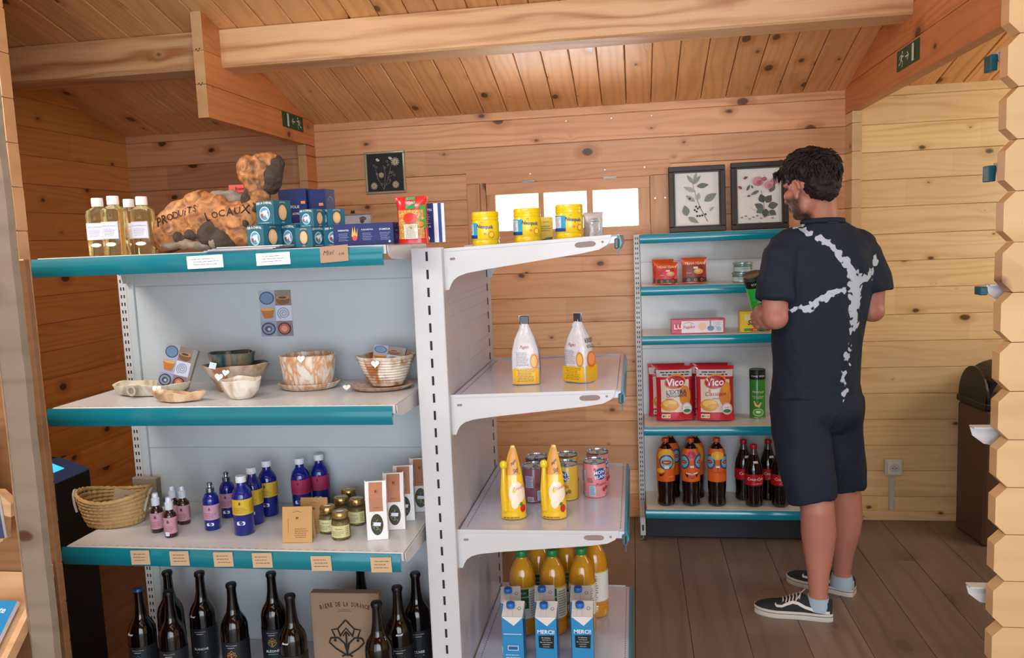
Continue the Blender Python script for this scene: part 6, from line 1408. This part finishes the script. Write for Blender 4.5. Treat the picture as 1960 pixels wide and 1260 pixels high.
# legs
T(tt([(.615, 3.185, .90), (.625, 3.15, .70), (.662, 3.115, .50), (.668, 3.10, .43), (.676, 3.115, .33), (.676, 3.115, .27), (.673, 3.105, .17), (.672, 3.10, .10), (.672, 3.10, .03)], [(.070, .07), (.076, .08), (.064, .066), (.062, .064), (.0645, .066), (.057, .06), (.040, .044), (.034, .038), (.034, .038)]))
T(tt([(.765, 3.26, .90), (.77, 3.265, .70), (.80, 3.275, .50), (.812, 3.28, .43), (.818, 3.29, .33), (.817, 3.295, .27), (.812, 3.305, .17), (.81, 3.31, .10), (.81, 3.31, .03)], [(.070, .07), (.076, .08), (.064, .066), (.062, .064), (.0645, .066), (.057, .06), (.040, .044), (.034, .038), (.034, .038)]))
ell(mb, V(.655, 3.095, .485), (.05, .05, .05))
def beard_attr(me):
    a = me.attributes.new('beard', 'FLOAT', 'POINT')
    for i, v in enumerate(me.vertices):
        q = v.co-HC; f, l, u = q.dot(HF), q.dot(HL), q.dot(HU); k = 0
        if q.length < .17 and f > .0:
            k = max(0, min(1, (f+.002)/.022))*max(0, min(1, (-.022-u)/.02))
            if u > -.06 and f > .075 and abs(l) < .014 and u > -.055: k *= .6
        a.data[i].value = k*.95
fuse('body', man, mb, SKIN, .0046, 5, post=beard_attr)
for s in (-1, 1):
    e = MB(); ell(e, Hd(.057, s*.027, .002), (.012, .012, .012), HF, HU); o = ob('eyeball', e, M('e6e2dc', .15, vary=0), man)
    e = MB(); ell(e, Hd(.0665, s*.027, .001), (.004, .005, .005), HF, HU, 10); ob('iris', e, M('2c1c14', .15, vary=0), o)
# hair
HAIR = M('1c1411', .55, vary=.4, bump=.9, bscale=240)
hb = MB(); ell(hb, Hd(-.026, 0, .048), (.102, .086, .080), HF, HU); ell(hb, Hd(-.055, 0, -.002), (.064, .076, .066), HF, HU); ell(hb, Hd(.035, 0, .088), (.062, .062, .032), HF, HU); ell(hb, Hd(-.068, 0, -.042), (.034, .058, .034), HF, HU)
ell(hb, Hd(.078, .01, .075), (.030, .045, .022), HF, HU); ell(hb, Hd(.0, 0, .115), (.07, .06, .025), HF, HU)
ell(hb, Hd(.012, .068, .038), (.026, .014, .034), HF, HU); ell(hb, Hd(.012, -.068, .038), (.026, .014, .034), HF, HU)
hair = fuse('hair', man, hb, HAIR, .005, 3, .0075, 55, 4)
tm = MB(); rnd_ = random.Random(11)
for i in range(330):
    a = rnd_.uniform(0, 2*PI); u = rnd_.uniform(-.35, .98); f0, l0 = math.cos(a)*math.sqrt(1-u*u), math.sin(a)*math.sqrt(1-u*u)
    if f0 > .55 and u < .42: continue
    if u < 0 and f0 > -.1: continue
    p = Hd(-.022+.104*f0, .086*l0, .045+.085*u if u > 0 else .045+.12*u); nrm = (HF*f0+HL*l0+HU*u).normalized()
    flow = (HF*(.9 if u > .3 else .25)+HU*-.9+HL*(l0*.3)+Vector((rnd_.uniform(-.5, .5), rnd_.uniform(-.5, .5), rnd_.uniform(-.3, .3)))); flow = (flow-nrm*flow.dot(nrm)).normalized()
    Ln = rnd_.uniform(.022, .042); lift = rnd_.uniform(.002, .012)
    p0 = p-nrm*.006; tm.tube([p0, p0+flow*Ln*.5+nrm*(.006+lift*.6), p0+flow*Ln+nrm*(.003+lift)], [.0052, .0042, .0008], 5)
for i in range(26):     # fringe falling over the brow, and wisps at the crown
    l0 = rnd_.uniform(-.05, .055); p0 = Hd(.085, l0, .078); tm.tube([p0, p0+HF*.022+HU*rnd_.uniform(-.012, .012), p0+HF*.032-HU*rnd_.uniform(.02, .04)+HL*rnd_.uniform(-.01, .01)], [.0058, .0045, .0008], 5)
for i in range(14):
    l0 = rnd_.uniform(-.05, .06); f0 = rnd_.uniform(-.09, .06); p0 = Hd(f0, l0, .125-abs(l0)*.35-f0*f0*2); tm.tube([p0, p0+HU*.01+HF*rnd_.uniform(-.02, .02)+HL*rnd_.uniform(-.02, .02), p0+HU*.009+HF*rnd_.uniform(-.035, .035)+HL*rnd_.uniform(-.035, .035)], [.002, .0014, .0004], 4)
ob('hair_tufts', tm, HAIR, man, kind='stuff')
# T-shirt
SH = bpy.data.materials.new('tie_dye_cotton'); SH.use_nodes = True; nt = SH.node_tree; N = nt.nodes; L = nt.links; b = N['Principled BSDF']; b.inputs['Roughness'].default_value = .85
at = N.new('ShaderNodeAttribute'); at.attribute_name = 'tie'; tc = N.new('ShaderNodeTexCoord')
n1 = N.new('ShaderNodeTexNoise'); n1.inputs['Scale'].default_value = 48; n1.inputs['Detail'].default_value = .5; n1.inputs['Distortion'].default_value = .3; L.new(tc.outputs['Object'], n1.inputs['Vector'])
m1_ = N.new('ShaderNodeMath'); m1_.operation = 'MULTIPLY_ADD'; m1_.inputs[1].default_value = .050; m1_.inputs[2].default_value = -.0240; L.new(n1.outputs['Fac'], m1_.inputs[0])
m2_ = N.new('ShaderNodeMath'); m2_.operation = 'ADD'; L.new(m1_.outputs[0], m2_.inputs[0]); L.new(at.outputs['Fac'], m2_.inputs[1])
mr = N.new('ShaderNodeMapRange'); mr.inputs['From Min'].default_value = -.0012; mr.inputs['From Max'].default_value = .0015; L.new(m2_.outputs[0], mr.inputs['Value'])
mx = N.new('ShaderNodeMix'); mx.data_type = 'RGBA'; mx.inputs[6].default_value = hx('142132')+(1,); mx.inputs[7].default_value = hx('c6cfdc')+(1,); L.new(mr.outputs[0], mx.inputs[0]); L.new(mx.outputs[2], b.inputs['Base Color'])
wv = N.new('ShaderNodeTexNoise'); wv.inputs['Scale'].default_value = 7; wv.inputs['Detail'].default_value = 3; L.new(tc.outputs['Object'], wv.inputs['Vector'])
bp_ = N.new('ShaderNodeBump'); bp_.inputs['Strength'].default_value = .8; bp_.inputs['Distance'].default_value = .03; L.new(wv.outputs['Fac'], bp_.inputs['Height']); L.new(bp_.outputs[0], b.inputs['Normal'])
TIE = [([(.582, 1.521), (.628, 1.49), (.69, 1.444), (.736, 1.4), (.784, 1.343), (.804, 1.295)], (.008, .0085, .010, .012, .014, .018)),
       ([(.56, 1.194), (.63, 1.207), (.691, 1.241), (.764, 1.281), (.804, 1.297), (.856, 1.308), (.876, 1.325), (.892, 1.379)], (.006, .008, .010, .006, .014, .010, .007, .006)),
       ([(.8, 1.285), (.797, 1.218), (.802, 1.141), (.785, 1.1)], (.020, .017, .015, .003)), ([(.789, 1.058), (.769, 1.033), (.779, .989), (.759, .946), (.77, .897), (.763, .851)], (.004, .0055, .0055, .006, .0055, .005))]
def tie_attr(me):
    # folds: shallow creases hanging from the shoulder and gathered at the waist
    push(me, lambda c: noise.noise(Vector((c.x*9, c.y*9, c.z*2.6+c.x*3)))*.011+noise.noise(Vector((c.x*24+c.z*9, c.y*22, c.z*8)))*.005)
    a = me.attributes.new('tie', 'FLOAT', 'POINT')
    for i, v in enumerate(me.vertices):
        w = v.co+MO; best = -.03
        if w.y < 3.27:
            for pts, ws in TIE:
                for j in range(len(pts)-1):
                    ax, az = pts[j]; bx, bz = pts[j+1]; dx, dz = bx-ax, bz-az; t = max(0, min(1, ((w.x-ax)*dx+(w.z-az)*dz)/(dx*dx+dz*dz)))
                    d = math.hypot(w.x-ax-dx*t, w.z-az-dz*t); best = max(best, ws[j]*(1-t)+ws[j+1]*t-d)
        a.data[i].value = best
mb = MB()
T(tt([(.685, 3.225, .785), (.685, 3.225, .87), (.69, 3.215, 1.0), (.70, 3.21, 1.18), (.71, 3.205, 1.32), (.712, 3.205, 1.42), (.708, 3.20, 1.475), (.705, 3.197, 1.52)], [(.172, .142), (.171, .140), (.168, .134), (.182, .138), (.196, .134), (.182, .115), (.128, .088), (.078, .074)], n=32))
ell(mb, V(.60, 3.165, 1.45), (.095, .065, .052)); ell(mb, V(.82, 3.245, 1.435), (.095, .065, .052)); ell(mb, V(.71, 3.15, 1.36), (.15, .07, .11))
T(tt([(.575, 3.155, 1.445), (.545, 3.14, 1.40), (.520, 3.11, 1.30), (.512, 3.095, 1.235)], [(.058, .06), (.068, .07), (.074, .07), (.076, .07)], ref=(1, 0, 0)))
T(tt([(.84, 3.26, 1.435), (.875, 3.258, 1.39), (.902, 3.245, 1.30), (.908, 3.24, 1.245)], [(.058, .06), (.064, .066), (.068, .066), (.070, .068)], ref=(1, 0, 0)))
fuse('tshirt', man, mb, SH, .006, 4, post=tie_attr)
cr = MB(); rr = []
for i in range(40):
    a = 2*PI*i/40; c = V(.705+.076*math.cos(a), 3.194+.072*math.sin(a), 1.520+.006*math.sin(a)*-1); o2 = Vector((math.cos(a), math.sin(a), 0)); rr.append([c+o2*(.005*math.cos(q))+Vector((0, 0, .009*math.sin(q))) for q in [k*PI/4 for k in range(8)]])
cr.loft(rr, closed=True); ob('collar', cr, M('182232', .85), man)
# shorts
def fold(me):
    push(me, lambda w: noise.noise(Vector((w.x*11, w.y*11, w.z*5)))*.010+noise.noise(Vector((w.x*26, w.y*26, w.z*13)))*.004)
mb = MB()
T(tt([(.688, 3.23, .93), (.688, 3.23, .84), (.69, 3.23, .76)], [(.160, .128), (.178, .146), (.176, .140)], n=32))
ell(mb, V(.655, 3.15, .80), (.10, .09, .10)); ell(mb, V(.75, 3.185, .80), (.10, .09, .10))
T(tt([(.620, 3.19, .84), (.618, 3.165, .72), (.632, 3.135, .58), (.652, 3.115, .462)], [(.108, .118), (.108, .116), (.100, .106), (.088, .092)], n=28))
T(tt([(.765, 3.26, .84), (.768, 3.262, .72), (.785, 3.272, .58), (.800, 3.278, .462)], [(.106, .116), (.104, .112), (.096, .102), (.084, .09)], n=28))
fuse('shorts', man, mb, M('151f30', .8, bump=.3, bscale=300), .006, 4, post=fold)
# socks and shoes
def shoe(ankle, heel, toe):
    ax = (Vector(toe)-Vector(heel)); ax.z = 0; Ls = ax.length; ax.normalize(); sd = Vector((-ax.y, ax.x, 0)); H = Vector(heel)-MO; H.z = 0; k = Ls/.29
    Wd = [(0, .022), (.012, .034), (.05, .037), (.10, .035), (.15, .040), (.20, .047), (.235, .045), (.265, .034), (.282, .020), (.29, .006)]
    def wd(x):
        for j in range(len(Wd)-1):
            if Wd[j][0] <= x <= Wd[j+1][0]: u = (x-Wd[j][0])/(Wd[j+1][0]-Wd[j][0]); return Wd[j][1]*(1-u)+Wd[j+1][1]*u
        return .006
    P = lambda x, y, z: H+ax*(x*k)+sd*y+Vector((0, 0, z))
    xs = [0, .006, .02, .05, .08, .11, .14, .17, .20, .23, .255, .275, .286, .29]
    s = MB(); out = [(x, wd(x)+.003) for x in xs]; poly = out+[(x, -w) for x, w in out[::-1]]
    rings = [[P(x, y*q, z) for x, y in poly] for z, q in ((0.0, .96), (.004, 1), (.026, 1.0), (.03, .97))]; s.loft(rings, 0, True)
    root = ob('sole', s, M('cfc8bb', .6, vary=.14, bscale=40), man)
    s = MB(); rings = [[P(x*1.003-.0005, y*1.012, z) for x, y in poly] for z in (.0195, .0215)]; s.loft(rings, 0, False); ob('foxing_stripe', s, M('1c1d20', .6), root)
    hp = [(.002, .074), (.02, .086), (.05, .074), (.08, .072), (.11, .092), (.135, .082), (.17, .066), (.20, .056), (.23, .050), (.26, .044), (.28, .036), (.288, .030)]
    u = MB(); rings = []
    for x, h in hp:
        w = wd(x)*.97; rg = []
        for i in range(20):
            a = PI*i/19; y = w*math.cos(a); zz = .024+(h-.024)*math.sin(a)**.62
            if x < .11: y = math.copysign(abs(y)**1.0, y)
            rg.append(P(x, y*(1-.28*(math.sin(a))**2 if x < .14 else 1-.1*math.sin(a)), zz))
        rg += [P(x, -w*.5, .022), P(x, w*.5, .022)]; rings.append(rg)
    u.loft(rings, 0, True); up_ = ob('shoe_upper', u, M('24272b', .85, vary=.1), man)
    bvh = BVHTree.FromPolygons([Vector(v) for v in u.v], u.f)
    for side in (-1, 1):
        def f(a, bb, q, side=side):
            h = bvh.ray_cast(P(a, side*.2, bb), sd*-side); p = h[0] if h[0] else P(a, side*wd(a), bb); return p+sd*side*(.0012+q)
        d = Decal(.6); pts = [(.012, .036), (.06, .040), (.10, .050), (.125, .062), (.145, .064), (.165, .056), (.185, .047), (.205, .046), (.212, .052)]
        fine_ = []
        for j in range(len(pts)-1):
            for q in range(4): fine_.append((pts[j][0]+(pts[j+1][0]-pts[j][0])*q/4, pts[j][1]+(pts[j+1][1]-pts[j][1])*q/4))
        d.line(fine_, [.011]*12+[.010-.00025*i for i in range(len(fine_)-12)], 'd9d6cf'); d.build('side_stripe', up_, f)
    lc = MB()
    for j in range(6):
        x = .118+j*.0125; h = .0905-j*.0058
        lc.tube([P(x+.004, -.026, h-.012), P(x, -.014, h+.001), P(x+.002, 0, h+.004), P(x, .014, h+.001), P(x+.004, .026, h-.012)], .0026, 6)
    lc.tube([P(.115, .0, .093), P(.12, .03, .097), P(.135, .04, .075)], .002, 6); lc.tube([P(.115, .0, .093), P(.10, -.03, .096), P(.12, -.045, .07)], .002, 6)
    ob('laces', lc, M('cdc7ba', .7), up_)
    a = V(*ankle); so = MB().tube([a+Vector((0, 0, .035)), a+Vector((0, 0, .058)), a+Vector((0, 0, .072)), a+Vector((.0, 0, .083))], [(.046, .05), (.046, .05), (.041, .045), (.0375, .0415)], 22, ref=TD); ob('sock', so, M('a6b9c8', .9), man)
shoe((.672, 3.10, 0), (.722, 3.083, 0), (.437, 3.135, 0))
shoe((.81, 3.31, 0), (.858, 3.300, 0), (.615, 3.435, 0))
# the can in his hand
z = CAX; x = Vector((1, 0, 0)); x = (x-z*x.dot(z)).normalized(); y = z.cross(x)
ct = crisp_tube((0, 0, 0), (0, 0, 0), 'green crisp can with dark lid held in the left hand of the shopper', True)
ct.matrix_world = Matrix.Translation(CB) @ Matrix((x, y, z)).transposed().to_4x4() @ Matrix.Rotation(.5, 4, 'Z')
